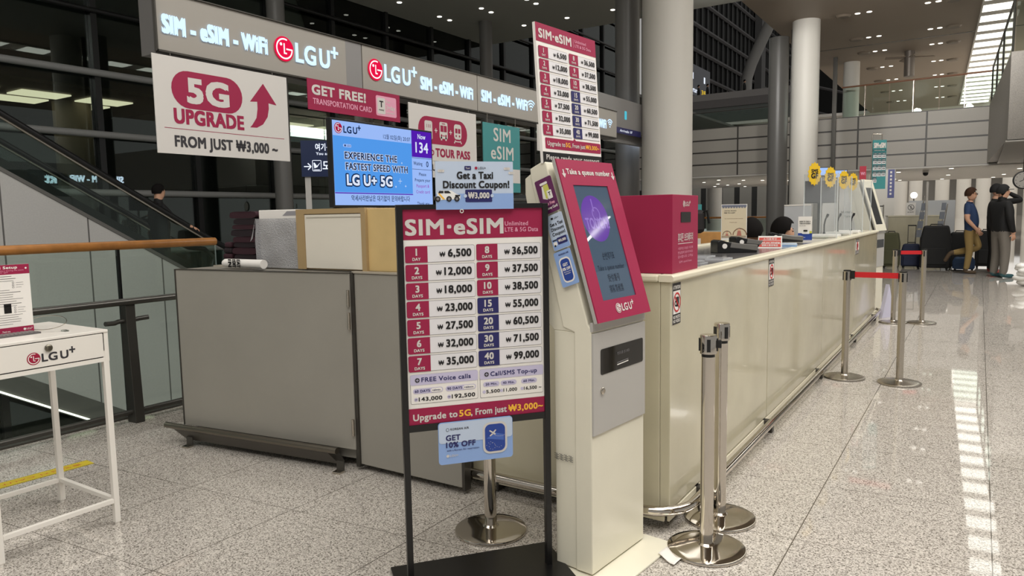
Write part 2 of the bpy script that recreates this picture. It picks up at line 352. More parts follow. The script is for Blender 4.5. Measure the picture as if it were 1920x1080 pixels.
# what stands outside the facade
b = MB(); b.box(-40, -39, -20, 60, -6, 16, DARK); b.box(-40, -15.3, -20, 60, -6, -5.8, DARK); struct(b, 'night_enclosure')  # dark enclosure added so the glass looks onto night instead of ambient grey
b = MB(); b.box(-39, -15.2, -20, 60, 7.45, 7.6, mat('outer_soffit', (96, 96, 92), .7)); struct(b, 'ceiling_outside')
CAN = glow('warm_panel', (255, 240, 205), 1.6)
for x0 in (-25.6, -24.2):
    for k in range(9):
        y0 = 8.2 + k * 1.9
        if 13.5 < y0 < 19: continue
        q = MB(); q.box(x0, x0 + .95, y0, y0 + 1.35, 5.2, 5.24, CAN)
        tag(q.build('ceiling_panel'), 'warm square ceiling light panel seen through the dark glass facade', 'ceiling light', 'warm ceiling panels beyond the glass')
b = MB(); b.box(-29, -22, 6, 15, 5.26, 5.35, mat('outer_ceiling', (88, 76, 64), .7)); struct(b, 'ceiling_outer_low')
b = MB(); b.lathe([(.55, -5), (.55, 5.25)], mat('outer_column', (120, 108, 92), .6), n=24); o = b.build('column', loc=(-24.8, 12.2, 0), smooth=40); o['kind'] = 'structure'
# recessed lamps
def downlight(x, y, z, r, label, group):
    q = MB(); q.lathe([(r, z - .012), (r, z - .002)], LAMP, n=14); o = q.build('downlight', loc=(x, y, 0)); tag(o, label, 'ceiling light', group)
for x in (-13.95, -12.43, -10.9, -9.38):
    for y in (15.9, 17.7, 18.2, 20.05):
        if (x, y) in ((-13.95, 20.05),): pass
        downlight(x, y + (x + 13.95) * .03, 7.4, .07, 'small round downlight recessed in the grey soffit over the booth', 'downlights in the grey soffit')
for y in (27.6, 31.6, 34.5, 38.45, 42.4, 46.5, 51.0):
    for x in (-3.75, -3.39, -1.68, -1.38):
        downlight(x - (y - 27.6) * .032, y, 8.0, .085, 'small downlight in a pair on the beige hall ceiling', 'downlight pairs in the beige ceiling')
    for x in (-4.2, -.95):
        q = MB(); q.lathe([(.2, 7.93), (.26, 7.995)], mat('vent_ring', (128, 116, 102), .5), n=20)
        tag(q.build('ceiling_vent', loc=(x - (y - 27.6) * .03, y, 0), smooth=40), 'round beige air vent set in the hall ceiling beside the downlights', 'vent', 'round vents in the beige ceiling')
for x, y in ((-3.37, 36.9), (-3.2, 37.6), (-4.1, 46.0), (-4.0, 48), (-1.09, 36.2), (-1.42, 43), (-1.9, 48.5), (1.4, 39), (.96, 45), (.55, 48.6), (-13.07, 40.1), (-13.2, 43.1), (-13.3, 45.4), (-13.2, 49), (-9.95, 40.4), (-10.7, 39.4), (-11.6, 38), (-8.9, 42), (-12.2, 44), (-9.6, 46), (-10.8, 48), (-14.6, 47)):
    downlight(x, y, 3.05, .09, 'small downlight under the bridge of the hall', 'downlights under the bridge')
for y in (8.4, 11.5, 16.15, 19.8, 23.04, 26.35, 28.66):
    downlight(-17.4, y, 7.45, .17, 'bright round lamp beyond the glass facade above the canopy signs', 'round lamps beyond the facade')
# bridge railing
rl = thing('glass_balustrade', 'glass balustrade with brown handrail on top of the grey bridge wall', 'railing', (-12, 35.1, 5.42))
q = MB(); q.tube([(6.7, 0, 1.3), (12.2, 0, 1.36)], .035, mat('brown_rail', (140, 92, 62), .4)); q.build('handrail', rl)
for k in range(6):
    q = MB(); q.box(6.75 + k * .92, 6.75 + k * .92 + .88, -.01, .01, .02, 1.28, RGLASS); q.build('glass_pane', rl)
for k in (1, 3, 5):
    q = MB(); q.box(6.7 + k * .92 - .012, 6.7 + k * .92 + .012, -.03, .03, 0, 1.3, BRUSH); q.build('post', rl)
q = MB(); q.tube([(-2, 0, .75), (3.7, 0, .8)], .02, DGREY); q.box(-2, 3.7, -.01, .01, .02, .74, RGLASS); q.build('side_panel', rl)
rb_ = thing('glass_balustrade', 'glass balustrade with dark rail on top of the granite block at right', 'railing', (0, 0, 5.45))
q = MB(); q.tube([(.22, 34.9, 1.42), (.58, 23.7, 1.42), (4, 23.7, 1.42)], .035, DGREY); q.build('handrail', rb_)
q = MB(); q.prism([(.22, 34.9), (.24, 34.9), (.60, 23.72), (.58, 23.7)], .02, 1.3, RGLASS); q.prism([(.62, 23.7), (4, 23.7), (4, 23.72), (.62, 23.72)], .02, 1.3, RGLASS); q.build('glass_pane', rb_)
for t_ in (0, .3, .6, .98): q = MB(); q.tube([(.22 + .36 * t_, 34.9 - 11.2 * t_, 0), (.22 + .36 * t_, 34.9 - 11.2 * t_, 1.42)], .03, DGREY, 8); q.build('post', rb_)
# dark upper hall seen between the columns
dh = MB(); dh.box(-25.6, -25.2, 62.4, 120, 3, 40, DARK); dh.box(-25.6, -14, 118, 118.4, 3, 40, DARK); struct(dh, 'wall_upper_hall')
ft = thing('roof_frame', 'dark steel rails and mullions of the tall glazed upper hall', 'steel frame'); ft['kind'] = 'structure'
SLAT = mat('lattice_steel', (92, 90, 91), .5)
for z in (13.2, 15.5, 17.9, 20.4, 23.0, 25.6, 28.2):
    q = MB(); q.tube([(-25, 62.5, z), (-25, 117, z)], .22, SLAT, 6); q.build('bar', ft)
for k in range(30):
    q = MB(); q.box(-25.15, -25.0, 63 + k * 1.8, 63.3 + k * 1.8, 8, 36, mat('upper_mullion', (50, 50, 51), .5)); q.build('mullion', ft)
for k in range(6):
    q = MB(); q.tube([(-24, 110, 13 + k * 3.5), (-15, 110, 10 + k * 3.5)], .2, SLAT, 6); q.build('bar', ft)
b = MB(); P = [(-22.95, 85, 8), (-22.95, 85, 14), (-22.9, 85, 16.4), (-22.4, 85, 18.0), (-21.5, 85, 20.0), (-20.2, 85, 22.6), (-18.6, 85, 25.6), (-16.5, 85, 29.0)]
b.tube(P, .62, mat('arch_steel', (150, 148, 145), .5), 14); struct(b, 'trim_arch', smooth=60)
b = MB(); b.box(-24.9, -24.0, 96, 98, 8, 36, mat('upper_pier', (96, 95, 95), .5)); struct(b, 'trim_pier')
b = MB(); b.box(-40, -13, 62, 62.3, 10.9, 11.45, mat('upper_parapet', (132, 128, 126), .5)); struct(b, 'wall_upper_parapet')
b = MB(); b.box(-40, -13, 62.0, 62.3, 10.25, 10.89, mat('upper_band', (96, 92, 91), .5)); struct(b, 'wall_upper_band')
b = MB(); b.box(-40, -13, 62.1, 62.4, 3.0, 10.24, mat('upper_glass_band', (84, 88, 84), .3)); struct(b, 'wall_upper_low')
# lower back wall behind the counter: grey with dark stripes
b = MB(); b.box(-40, -5.5, 60, 60.4, 0, 8, panels('striped_wall', (150, 148, 142), 1.4, 0, (46, 46, 46), .5, 0, (0, 0), .22)); struct(b, 'wall_back')
for x in (-21.5, -19.6, -16.8): column(x, 54, .55, 5, COLW)
rr = thing('far_railing', 'far wooden handrail over a glass panel behind the counter staff', 'railing', (-14, 38, 0))
q = MB(); q.tube([(-4, 0, 1.08), (6, 0, 1.08)], .05, WOODR); q.build('handrail', rr)
q = MB(); q.box(-4, 6, -.01, .01, .05, 1.0, RGLASS); q.build('glass_pane', rr)

# ================================================================== service counter
ct = thing('service_counter', 'long cream service counter with a rounded top edge and steel bumper rail', 'counter', (-1.07, 2.86, 0))
# local: x towards +X world, y along the counter
ends = [0.0, 1.68, 3.52, 5.28, 7.24]
for a, e in zip(ends, ends[1:]):
    q = MB(); q.box(-.045, 0, a + (.005 if a else 0), e - .005, .085, 1.072, CREAM); a and q.box(-.046, -.0451, a - .01, a + .01, .085, 1.07, DGREY); q.build('front_panel', ct, bevel=.004)
q = MB(); q.box(-1.044, -.0455, 0, .045, .085, 1.072, CREAM); q.build('end_panel', ct, bevel=.004)
q = MB(); q.box(-.68, -.04, .05, 3.4, 1.04, 1.1, mat('dark_grey_worktop', (92, 90, 90), .16)); q.box(-1.03, -.68, .05, .7, 1.04, 1.1, MATS['dark_grey_worktop'])
q.box(-.38, -.04, 3.4, 7.24, 1.04, 1.1, mat('cream_worktop', (206, 200, 184), .25)); q.build('worktop', ct)
q = MB(); q.prism([(.008, 1.073), (.018, 1.08), (.018, 1.096), (.008, 1.104), (-.05, 1.104), (-.05, 1.073)], -.012, 7.24, CRTRIM, 'y')
q.build('edge_trim', ct, bevel=.003)
q = MB(); q.box(-1.044, -.05, -.016, .05, 1.073, 1.104, CRTRIM); q.build('edge_trim', ct, bevel=.009)
q = MB(); q.box(-.74, -.68, .7, 3.4, .6, 1.12, CRTRIM); q.build('inner_ledge', ct, bevel=.01)
q = MB(); q.box(-.34, -.30, 3.4, 7.24, .64, 1.04, CREAM); q.box(-.34, -.05, 7.2, 7.24, .08, 1.04, CREAM); q.box(-.72, -.3, 3.36, 3.4, .08, 1.04, CREAM); q.build('carcass', ct)
q = MB(); P = [(-1.06, -.065, .092), (-.12, -.065, .092)] + [(-.12 + .185 * math.sin(a), .12 - .185 * math.cos(a), .092) for a in [math.pi / 2 * i / 8 for i in range(9)]] + [(.065, 7.1, .092), (.06, 7.2, .095), (.02, 7.26, .1)]
q.tube(P, .022, STEEL, 14); q.build('bumper_rail', ct, smooth=60)
q = MB(); q.box(-1.04, -.02, -.012, .0, .035, .075, CRTRIM); q.box(-.012, .0, 0, 7.2, .035, .075, CRTRIM); q.build('lower_strip', ct, bevel=.003)
q = MB(); q.box(-.98, -.1, .06, .1, .0, .08, BLK); q.box(-.14, -.1, .06, 7.1, .0, .08, BLK); q.build('plinth', ct)
for y in (.35, 1.62, 3.3, 5.2, 6.9):
    q = MB(); q.box(-.08, .05, y, y + .05, .0, .075, DGREY); q.build('foot', ct, bevel=.004)
for x in (-.95, -.3):
    q = MB(); q.box(x, x + .07, -.02, .05, 0, .06, DGREY); q.build('foot', ct, bevel=.004)
def notice(y0, y1, z0, z1, label):
    t = MB(); w = y1 - y0; h = z1 - z0; t.box(0, w, -.0015, 0, 0, h, PAPER); t.y0 = -.0015; t.eps = .0005
    t.rrect(0, 0, w, h, .004, INK); t.rect(.06 * w, .25 * h, .88 * w, .56 * h, PAPER, 2)
    t.text('ATTENTION!', w / 2, .85 * h, .085 * h, PAPER, .86 * w, .03, 2, 'c')
    t.text('NO PHOTO', w / 2, .135 * h, .075 * h, PAPER, .84 * w, .03, 2, 'c'); t.text('NO VIDEO', w / 2, .035 * h, .075 * h, PAPER, .84 * w, .03, 2, 'c')
    c = .53 * h; r = min(.4 * w, .24 * h)
    t.rrect(w * .36, c - .11 * h, w * .40, .24 * h, .01, INK, 3); t.disc(w * .36, c - .03 * h, .13 * w, INK, 3); t.disc(w * .36, c - .03 * h, .06 * w, PAPER, 4)
    t.arc(w / 2, c, r, .07 * w, 0, 360, RED, 5); t.line([(w / 2 - r * .7, c + r * .7), (w / 2 + r * .7, c - r * .7)], .07 * w, RED, 6)
    return tag(t.build('notice_sticker', loc=(-1.0695, y0, z0), rotz=R(90)), label, 'sticker')
notice(2.878, 2.975, .89, 1.066, 'black and white no photo sticker on the counter below the magenta box')
notice(4.525, 4.66, .90, 1.07, 'black and white no photo sticker on the counter below the passport scanners')
notice(8.20, 8.46, .90, 1.055, 'black and white no photo sticker on the counter near its far end')

# grey cabinet with its hinged door
gc = thing('grey_cabinet', 'grey metal cabinet with a wide hinged door at the near end of the booth', 'cabinet', (-2.775, 2.72, 0))
q = MB(); q.prism([(-1.27, -.13), (.02, .03), (.64, .05), (.64, .75), (-1.27, .75)], .05, 1.076, GREYP); q.build('body', gc)
q = MB(); q.box(.012, .695, 0, .045, .035, 1.072, GREYP); q.build('side_panel', gc, bevel=.003)
q = MB(); q.box(-1.27, .645, .05, .75, 1.0765, 1.084, mat('grey_edge', (168, 160, 146), .4)); q.box(.0, .695, -.006, .03, 1.074, 1.084, MATS['grey_edge']); q.build('top', gc)
q = MB(); q.box(.696, .712, .0, .05, .02, 1.072, DGREY); q.build('end_strip', gc)
q = MB(); q.box(-.012, .012, -.012, .03, .02, 1.078, DGREY); q.build('jamb', gc)
def local_door(mb, name, parent=gc, **k):
    o = mb.build(name, parent, **k); o.location = (0, -.018, 0); o.rotation_euler = (0, 0, R(7.7)); return o
q = MB(); q.box(-1.305, -.006, -.0, .03, .115, 1.074, GREYP); door = local_door(q, 'door', bevel=.002)
q = MB(); q.box(-1.312, -1.304, -.004, .034, .115, 1.076, DGREY); q.box(-1.305, -.006, -.004, .03, 1.072, 1.0755, DGREY); local_door(q, 'door_edge')
for z in (.94, .82, .24):
    q = MB(); q.tube([(-.012, -.008, z - .045), (-.012, -.008, z + .045)], .008, BRUSH); local_door(q, 'hinge', smooth=60)
q = MB(); q.tube([(-1.40, -.06, .118), (-.085, -.06, .118)], .018, mat('dull_steel', (120, 114, 104), .3, .9), 14); local_door(q, 'bumper_rail', smooth=60)
q = MB(); q.add([(-1.34, -.06, .10), (-.15, -.06, .10), (-.1, -.03, .035), (-1.26, -.03, .035), (-1.34, .02, .10), (-.15, .02, .10), (-.1, .02, .035), (-1.26, .02, .035)], [(0, 3, 2, 1), (4, 5, 6, 7), (0, 1, 5, 4), (3, 7, 6, 2), (0, 4, 7, 3), (1, 2, 6, 5)], mat('skirt_metal', (84, 80, 74), .35, .5)); local_door(q, 'skirt')
for x in (-1.24, -.1):
    q = MB(); q.box(x, x + .05, -.052, -.045, .01, .06, DGREY); q.box(x, x + .05, -.09, -.045, .0, .012, BRUSH); local_door(q, 'bracket', bevel=.002)

# ================================================================== things on the grey cabinet
cb = thing('cubby_cabinet', 'birch plywood cabinet with a white front standing on the grey cabinet', 'cabinet', (-3.22, 2.745, 1.084))
q = MB(); q.box(0, .53, .012, .36, 0, .332, PLYE); q.box(.53, .80, .014, .36, 0, .326, PLY); q.build('carcass', cb, bevel=.002)
q = MB(); q.box(0, .53, -.004, .014, .306, .333, PLYE); q.box(0, .065, -.004, .014, 0, .306, PLYE); q.box(.50, .532, -.004, .014, 0, .306, PLYE); q.build('frame', cb)
q = MB(); q.box(.066, .499, -.001, .013, .006, .302, mat('white_board', (226, 220, 206), .4)); q.build('front_panel', cb, bevel=.002)
q = MB(); q.box(.082, .499, -.004, 0, .285, .29, mat('board_groove', (190, 184, 170), .4)); q.build('groove_strip', cb)
bx = thing('wrapped_box', 'white carton wrapped in bubble wrap beside the plywood cabinet', 'box', (-3.575, 2.76, 1.084))
q = MB(); q.box(.01, .34, .0, .26, .0, .335, PAPER); q.build('carton', bx, bevel=.004)
vs = []; fs = []; n = 18; m2 = 14
WRAP = mat('bubble_wrap', (172, 172, 175), .3, alpha=.72, bump=(130, .9), spec=.7)
for side in range(3):
    b0 = len(vs)
    for i in range(n + 1):
        for j in range(m2 + 1):
            u, v = i / n, j / m2; w = .003 * math.sin(u * 11 + v * 5 + side) + .002 * math.sin(v * 13 - u * 5) + .03 * v * (1 - v)
            z = .0 + .285 * v
            p = {0: (-.002 + .35 * u, -.014 - w, z), 1: (-.014 - w * .8, .28 - .29 * u, z), 2: (.352 + w * .5, -.01 + .28 * u, z)}[side]
            vs.append(p)
    for i in range(n):
        for j in range(m2): k = b0 + i * (m2 + 1) + j; fs.append((k, k + m2 + 1, k + m2 + 2, k + 1))
q = MB(); q.add(vs, fs, WRAP); q.add([(-.012, -.012, .28), (-.03, -.02, .17), (-.05, -.024, .15), (-.03, -.02, .2)], [(0, 1, 2, 3)], WRAP); q.build('bubble_wrap', bx, smooth=80)
q = MB(); q.y0 = -.0005; q.flat([(.22, .30), (.34, .30), (.34, .325), (.26, .325)], mat('grey_label', (150, 148, 152), .5)); q.build('print', bx)
pr = thing('rolled_poster', 'white rolled poster with bold black letters lying before the dark folded cloth', 'poster roll', (-3.78, 2.665, 1.084))
q = MB(); q.lathe([(.020, 0), (.025, .012), (.026, .03), (.026, .36)], PAPER, n=28)
o = q.build('roll', pr, smooth=40); o.rotation_euler = (0, R(90), 0); o.location = (0, 0, .026)
q = MB(); q.y0 = -.0275
q.X = Matrix.Rotation(R(90), 4, 'Y')
for k, (t, z) in enumerate((('EAT', .155), ('EDIT', .115), ('IN', .075))): q.text(t, -.024, z, .028, INK, .044, .07)
q.build('print', pr).location = (0, 0, .026)
CLOTH = mat('dark_cloth', (30, 18, 24), .85); CLOTH2 = mat('maroon_cloth', (52, 22, 32), .85)
st = []
z = 1.084
for k in range(9):
    h = .03 + .006 * (k % 3); w = .25 - .01 * (k % 4); vs = []; fs = []; n = 20
    ox = -3.80 + .012 * math.sin(k * 2.1)
    for i in range(n):
        a = 2 * math.pi * i / n; cx = math.copysign(abs(math.cos(a)) ** .35, math.cos(a)); sy = math.copysign(abs(math.sin(a)) ** .5, math.sin(a))
        for j in range(4): vs.append((ox + w / 2 * cx, 2.83 + .09 * j + .003 * math.sin(i + j), z + h / 2 + h / 2 * sy))
    for i in range(n):
        for j in range(3): fs.append((i * 4 + j, i * 4 + j + 1, ((i + 1) % n) * 4 + j + 1, ((i + 1) % n) * 4 + j))
    fs += [tuple(i * 4 for i in range(n)), tuple(i * 4 + 3 for i in range(n))[::-1]]
    q = MB(); q.add(vs, fs, CLOTH if k % 2 else CLOTH2); o = q.build('folded_blanket', smooth=50)
    tag(o, 'dark folded blanket in the tall stack left of the bubble wrapped box', 'blanket', 'dark blankets stacked beside the wrapped box'); z += h + .001
z = 1.084
for k in range(4):
    q = MB(); h = .035; q.box(-4.04 + .01 * k, -3.94, 2.83, 3.1, z, z + h, CLOTH2 if k % 2 else CLOTH); o = q.build('folded_blanket', bevel=.012)
    tag(o, 'dark folded blanket in the low stack at the left end of the grey cabinet', 'blanket', 'dark blankets in the low left stack'); z += h + .001

# ================================================================== booth canopy
X0 = -4.05
cn = thing('booth_canopy', 'grey booth canopy fascia with lit white lettering running above the booth', 'canopy', (X0, 2.49, 0))
FAS = mat('grey_fascia', (158, 153, 145), .35); FASD = mat('grey_fascia_joint', (136, 134, 133), .35)
q = MB(); q.box(-.16, -.012, 0.0, 6.33, 2.34, 2.70, mat('canopy_box', (92, 90, 88), .4)); q.build('canopy_box', cn)
for a, e, m in ((.004, 1.50, FAS), (1.50, 1.665, FASD), (1.675, 3.19, FAS), (3.20, 6.33, FAS)):
    q = MB(); q.box(-.012, 0, a, e, 2.362, 2.695, m); q.build('fascia_panel', cn)
q = MB(); q.box(-.014, .012, -.004, 6.33, 2.35, 2.361, DGREY); q.box(-.014, .012, -.004, 6.33, 2.696, 2.703, DGREY); q.box(-.014, .012, -.006, .003, 2.35, 2.703, DGREY); q.build('edge_profile', cn)
LT = glow('lit_letters', (200, 228, 255), 1.35); LR = glow('lit_logo', (235, 20, 70), 1.0); LW = glow('lit_logo_line', (255, 235, 240), 1.2)
def lit(fn, name):
    q = MB(); q.eps = .004; q.X = Matrix.Translation((0, 0, 0)) @ Matrix.Rotation(R(90), 4, 'Z'); fn(q); return q.build(name, cn)
def w1(q): q.text('SIM - eSIM - WiFi', .04, 2.466, .098, LT, .735, .075)
def w2(q): q.text('SIM - eSIM - WiFi', 2.36, 2.456, .098, LT, .75, .075)
def w3(q): q.text('SIM - eSIM - WiFi', 3.255, 2.464, .098, LT, .83, .075)
def i3(q):
    for k, r in enumerate((.016, .044, .072)):
        if k: q.arc(4.17, 2.472, r, .014, 45, 135, LT)
    q.disc(4.17, 2.482, .011, LT); q.arc(4.17, 2.472, .1, .014, 45, 135, LT)
def w4(q): q.text('SIM - eSIM - WiFi', 5.20, 2.454, .098, LT, .80, .075)
def i4(q):
    q.disc(6.12, 2.482, .011, LT)
    for r in (.044, .072, .1): q.arc(6.12, 2.472, r, .014, 45, 135, LT)
for f in (w1, w2, w3, w4): lit(f, 'lit_lettering')
for f in (i3, i4): lit(f, 'lit_signal_icon')
for yc, y1 in ((.918, 1.02), (1.81, 1.915)):
    lit(lambda q: q.logo(yc, 2.526, .083, LR, LW), 'lit_logo'); lit(lambda q: q.brand(y1, 2.46, .122, LT, .40), 'lit_brand_letters')
for y in (2.08, 6.2):
    q = MB(); q.tube([(-.40, y, 0), (-.40, y, 2.6)], .078, mat('canopy_post', (122, 120, 116), .35), 24); q.box(-.4, -.1, y - .05, y + .05, 2.4, 2.5, MATS['canopy_box']); q.build('post', cn, smooth=60)
def hang(name, label, cat, y0, z0, w, h, base, draw, xo=.0, t=.006, hooks=(.12, .88)):
    T = thing(name, label, cat, (X0 + .014 + xo, y0, z0), R(90))
    q = MB(); q.box(0, w, 0, t, 0, h, base); draw(q, w, h); q.build('board', T)
    for k in hooks:
        q = MB(); q.tube([(w * k, t / 2, h - .012), (w * k, t / 2, 2.348 - z0)], .003, BRUSH, 6); q.build('hook', T)
    return T
BRDW = mat('white_board_print', (208, 204, 199), .5)
def d5g(q, w, h):
    q.rrect(.108, .275, .49, .222, .111, MAG); q.text('5G', .353, .316, .136, BRDW, .275, .07, 2, 'c')
    q.text('UPGRADE', .118, .184, .082, MAG, .478, .06); q.rect(.05, .148, .87, .0035, MAG); q.text('FROM JUST ₩3,000 ~', .112, .045, .062, DTXT, .745, .05)
    P = [(.765, .50), (.655, .37), (.712, .376), (.712, .33), (.70, .27), (.665, .222), (.647, .204), (.70, .206), (.75, .232), (.79, .285), (.803, .34), (.803, .376), (.868, .37)]
    for tri in ((0, 1, 2, 11, 12), (2, 3, 10, 11), (3, 4, 9, 10), (4, 5, 8, 9), (5, 6, 7, 8)): q.flat([P[i] for i in tri], MAG)
hang('hanging_sign', 'large white hanging sign with magenta 5G pill and upward arrow', 'sign', 2.447, 1.764, .962, .568, BRDW, d5g)
PINKP = mat('pink_print', (226, 158, 182), .45)
def dfree(q, w, h):
    q.text('GET FREE!', .04, .112, .064, BRDW, .53, .06); q.text('TRANSPORTATION CARD', .045, .045, .038, PINKP, .59, .03)
    q.rrect(.685, .03, .235, .156, .015, PINKP); q.rrect(.70, .045, .09, .126, .012, BRDW, 2); q.text('T', .745, .1, .045, INK, .04, .06, 3, 'c'); q.text('money', .745, .07, .016, INK, .055, .02, 3, 'c')
    q.text('For', .80, .135, .024, BRDW, None, .02, 3); q.text('3+day', .80, .085, .034, BRDW, .10, .03, 3); q.text('customers', .80, .055, .014, BRDW, .1, .02, 3)
hang('hanging_sign', 'magenta hanging banner offering a free transportation card', 'sign', 3.567, 2.136, .963, .216, MAG, dfree, .03, hooks=())
def dtour(q, w, h):
    q.rrect(.115, .29, .70, .232, .116, MAG); S = BRDW
    q.rrect(.20, .325, .105, .16, .02, S, 2); [q.rect(.225 + .024 * k, .425, .006, .03, MAG, 3) for k in range(3)]; q.text('SIM', .252, .342, .022, MAG, .05, .03, 3, 'c')
    for x in (.355, .565): q.rect(x - .02, .405, .04, .009, S, 2); q.rect(x - .0045, .3895, .009, .04, S, 2.1)
    q.rrect(.405, .345, .115, .145, .018, S, 2); q.rect(.418, .405, .042, .055, MAG, 3); q.rect(.466, .405, .042, .055, MAG, 3); q.rect(.42, .33, .02, .03, S, 2); q.rect(.485, .33, .02, .03, S, 2); q.disc(.432, .372, .011, MAG, 3); q.disc(.494, .372, .011, MAG, 3); q.rect(.448, .368, .03, .007, MAG, 3); q.rect(.44, .472, .046, .007, MAG, 3)
    q.rrect(.615, .355, .11, .135, .03, S, 2); q.rect(.632, .41, .034, .042, MAG, 3); q.rect(.675, .41, .034, .042, MAG, 3); q.disc(.645, .385, .01, MAG, 3); q.disc(.696, .385, .01, MAG, 3)
    q.line([(.635, .345), (.615, .318)], .012, S, 2); q.line([(.705, .345), (.725, .318)], .012, S, 2); q.rect(.63, .33, .08, .009, S, 2)
    q.text('LIMITED', .08, .192, .046, MAG, .24, .04); q.text('TOUR PASS', .345, .185, .068, MAG, .505, .06); q.rect(.06, .142, .82, .003, GRY); q.text('BUS, SUBWAY', .11, .06, .05, DTXT, .42, .04)
hang('hanging_sign', 'white hanging tour pass sign with bus and train icons', 'sign', 4.672, 1.709, .962, .612, BRDW, dtour)
def dteal(q, w, h):
    q.text('SIM', w / 2, .50, .125, BRDW, .30, .02, 2, 'c'); q.text('eSIM', w / 2, .325, .125, BRDW, .40, .02, 2, 'c'); q.rect(.03, .095, w - .035, .14, BRDW); q.text('Unlimited', w / 2, .175, .035, GRY, .26, .02, 2, 'c'); q.text('Data', w / 2, .115, .035, GRY, .13, .02, 2, 'c')
hang('hanging_sign', 'teal hanging SIM sign between the tour pass sign and the queue kiosk', 'sign', 5.744, 1.60, .662, .665, TEAL, dteal)
def dw2(q, w, h): q.text('FROM JUST', .08, .12, .04, GRY, .3, .03)
hang('hanging_sign', 'white hanging sign mostly hidden behind the tall price board of the kiosk', 'sign', 6.76, 2.06, .5, .28, BRDW, dw2)
# neighbouring canopy further on
c2 = thing('far_canopy', 'grey canopy of the neighbouring booth with a small teal mark', 'canopy', (-5.1, 10.2, 2.7))
q = MB(); q.box(-.2, 0, 0, 3.0, .05, .58, FASD); q.build('fascia_panel', c2)
q = MB(); q.X = Matrix.Translation((-.205, 0, 0)) @ Matrix.Rotation(R(-90), 4, 'Z'); q.eps = .004; LB = glow('rear_sign_letters', (215, 232, 255), 9.0); q.text('SIM - eSIM - WiFi', -3.45, .02, .2, LB, 1.72, .07)
for r_ in (.07, .12, .17): q.arc(-1.44, .04, r_, .03, 45, 135, LB)
q.disc(-1.44, .06, .02, LB); q.text('kt', -1.3, -.04, .30, LB, .32, .07); q.build('rear_lettering', c2)
q = MB(); q.box(-.2, -.12, .8, 3.0, -.12, .4, FASD); q.build('rear_panel', c2)
q = MB(); q.X = Matrix.Rotation(R(90), 4, 'Z'); q.eps = .004; q.rrect(1.22, .25, .09, .14, .015, glow('teal_mark', (90, 200, 220), .9)); q.build('lit_mark', c2)
q = MB(); q.X = Matrix.Rotation(R(90), 4, 'Z'); q.eps = .01; q.rect(.4, .0, 1.5, .1, NAVY); q.text('Arrivals 1F', 1.0, .03, .04, glow('sign_white', (235, 240, 250), 1.0), .5, .02); q.build('navy_strip', c2)

# ================================================================== monitor
mo = thing('queue_monitor', 'large flat monitor with a bright blue queue screen on a dark pole', 'monitor', (-3.0, 2.82, 1.425), R(90))
q = MB(); q.box(0, .875, .0, .035, 0, .49, BLK); q.build('bezel', mo, bevel=.003)
SB = lambda n, c, s=.95: glow('screen_' + n, c, s)
q = MB(); q.eps = .0012; BL = SB('blue', (84, 156, 238)); PB = SB('pale', (158, 190, 252)); PU = SB('purple', (84, 30, 176)); DT = SB('dark', (24, 44, 84)); WT = SB('white', (226, 236, 255)); PK = SB('pink', (150, 80, 190))
q.rect(.012, .012, .851, .466, PB); q.rect(.012, .085, .655, .31, BL, 2); q.rect(.668, .315, .195, .163, PU, 2)
q.logo(.055, .437, .03, SB('red', (170, 24, 60)), WT); q.brand(.095, .415, .036, DT, .135)
q.text('12월 02일(화) 20:07', .655, .408, .022, DT, .24, .01, 2, 'r')
q.text('Now', .765, .43, .03, WT, .075, .02, 3, 'c'); q.text('134', .765, .345, .062, WT, .12, .03, 3, 'c'); q.text('Waiting', .68, .265, .022, DT, .085, .015, 3); q.text('0', .815, .258, .034, DT, None, .02, 3, 'c')
q.rect(.668, .308, .195, .0025, DT, 2); q.rect(.668, .238, .195, .0025, DT, 2)
for k, (t, c) in enumerate((('Please', DT), ('Prepare your', DT), ('Passport &', PK), ('Credit card', PK), ('', DT), ('Thank you', DT))):
    if t: q.text(t, .765, .20 - k * .037, .019, c, None, .015, 3, 'c')
q.rrect(.085, .335, .065, .018, .009, PB, 3); q.disc(.10, .344, .006, DT, 4); q.text('LGU+', .112, .339, .01, DT, None, .01, 4)
for dx, dz in ((-.002, -.002), (.002, .002), (-.002, .002), (.002, -.002)):
    q.text('EXPERIENCE THE', .095 + dx, .272 + dz, .037, WT, .43, .05, 3); q.text('FASTEST SPEED WITH', .10 + dx, .212 + dz, .037, WT, .52, .05, 3)
q.text('EXPERIENCE THE', .095, .272, .037, DT, .43, .04, 4); q.text('FASTEST SPEED WITH', .10, .212, .037, DT, .52, .04, 4)
for a in range(12): q.text('LG U+ 5G', .105 + .007 * math.cos(a * .5236), .126 + .007 * math.sin(a * .5236), .056, DT, .37, .06, 3)
q.text('LG U+ 5G', .105, .126, .056, WT, .37, .055, 5)
for x, z, s in ((.55, .16, .016), (.51, .125, .007), (.6, .13, .007), (.52, .30, .006), (.57, .27, .006)): q.line([(x - s, z), (x + s, z)], .0025, WT, 3); q.line([(x, z - s), (x, z + s)], .0025, WT, 3.1)
q.rect(.012, .077, .655, .006, PU, 3); q.text('악세사리반납은 대기없이 문의바랍니다', .135, .038, .026, DT, .5, .015, 3)
q.build('screen', mo)
q = MB(); q.box(.42, .50, .035, .075, -.341, .25, BLKM); q.box(.32, .62, -.02, .2, -.341, -.331, BLKM); q.build('pole', mo)

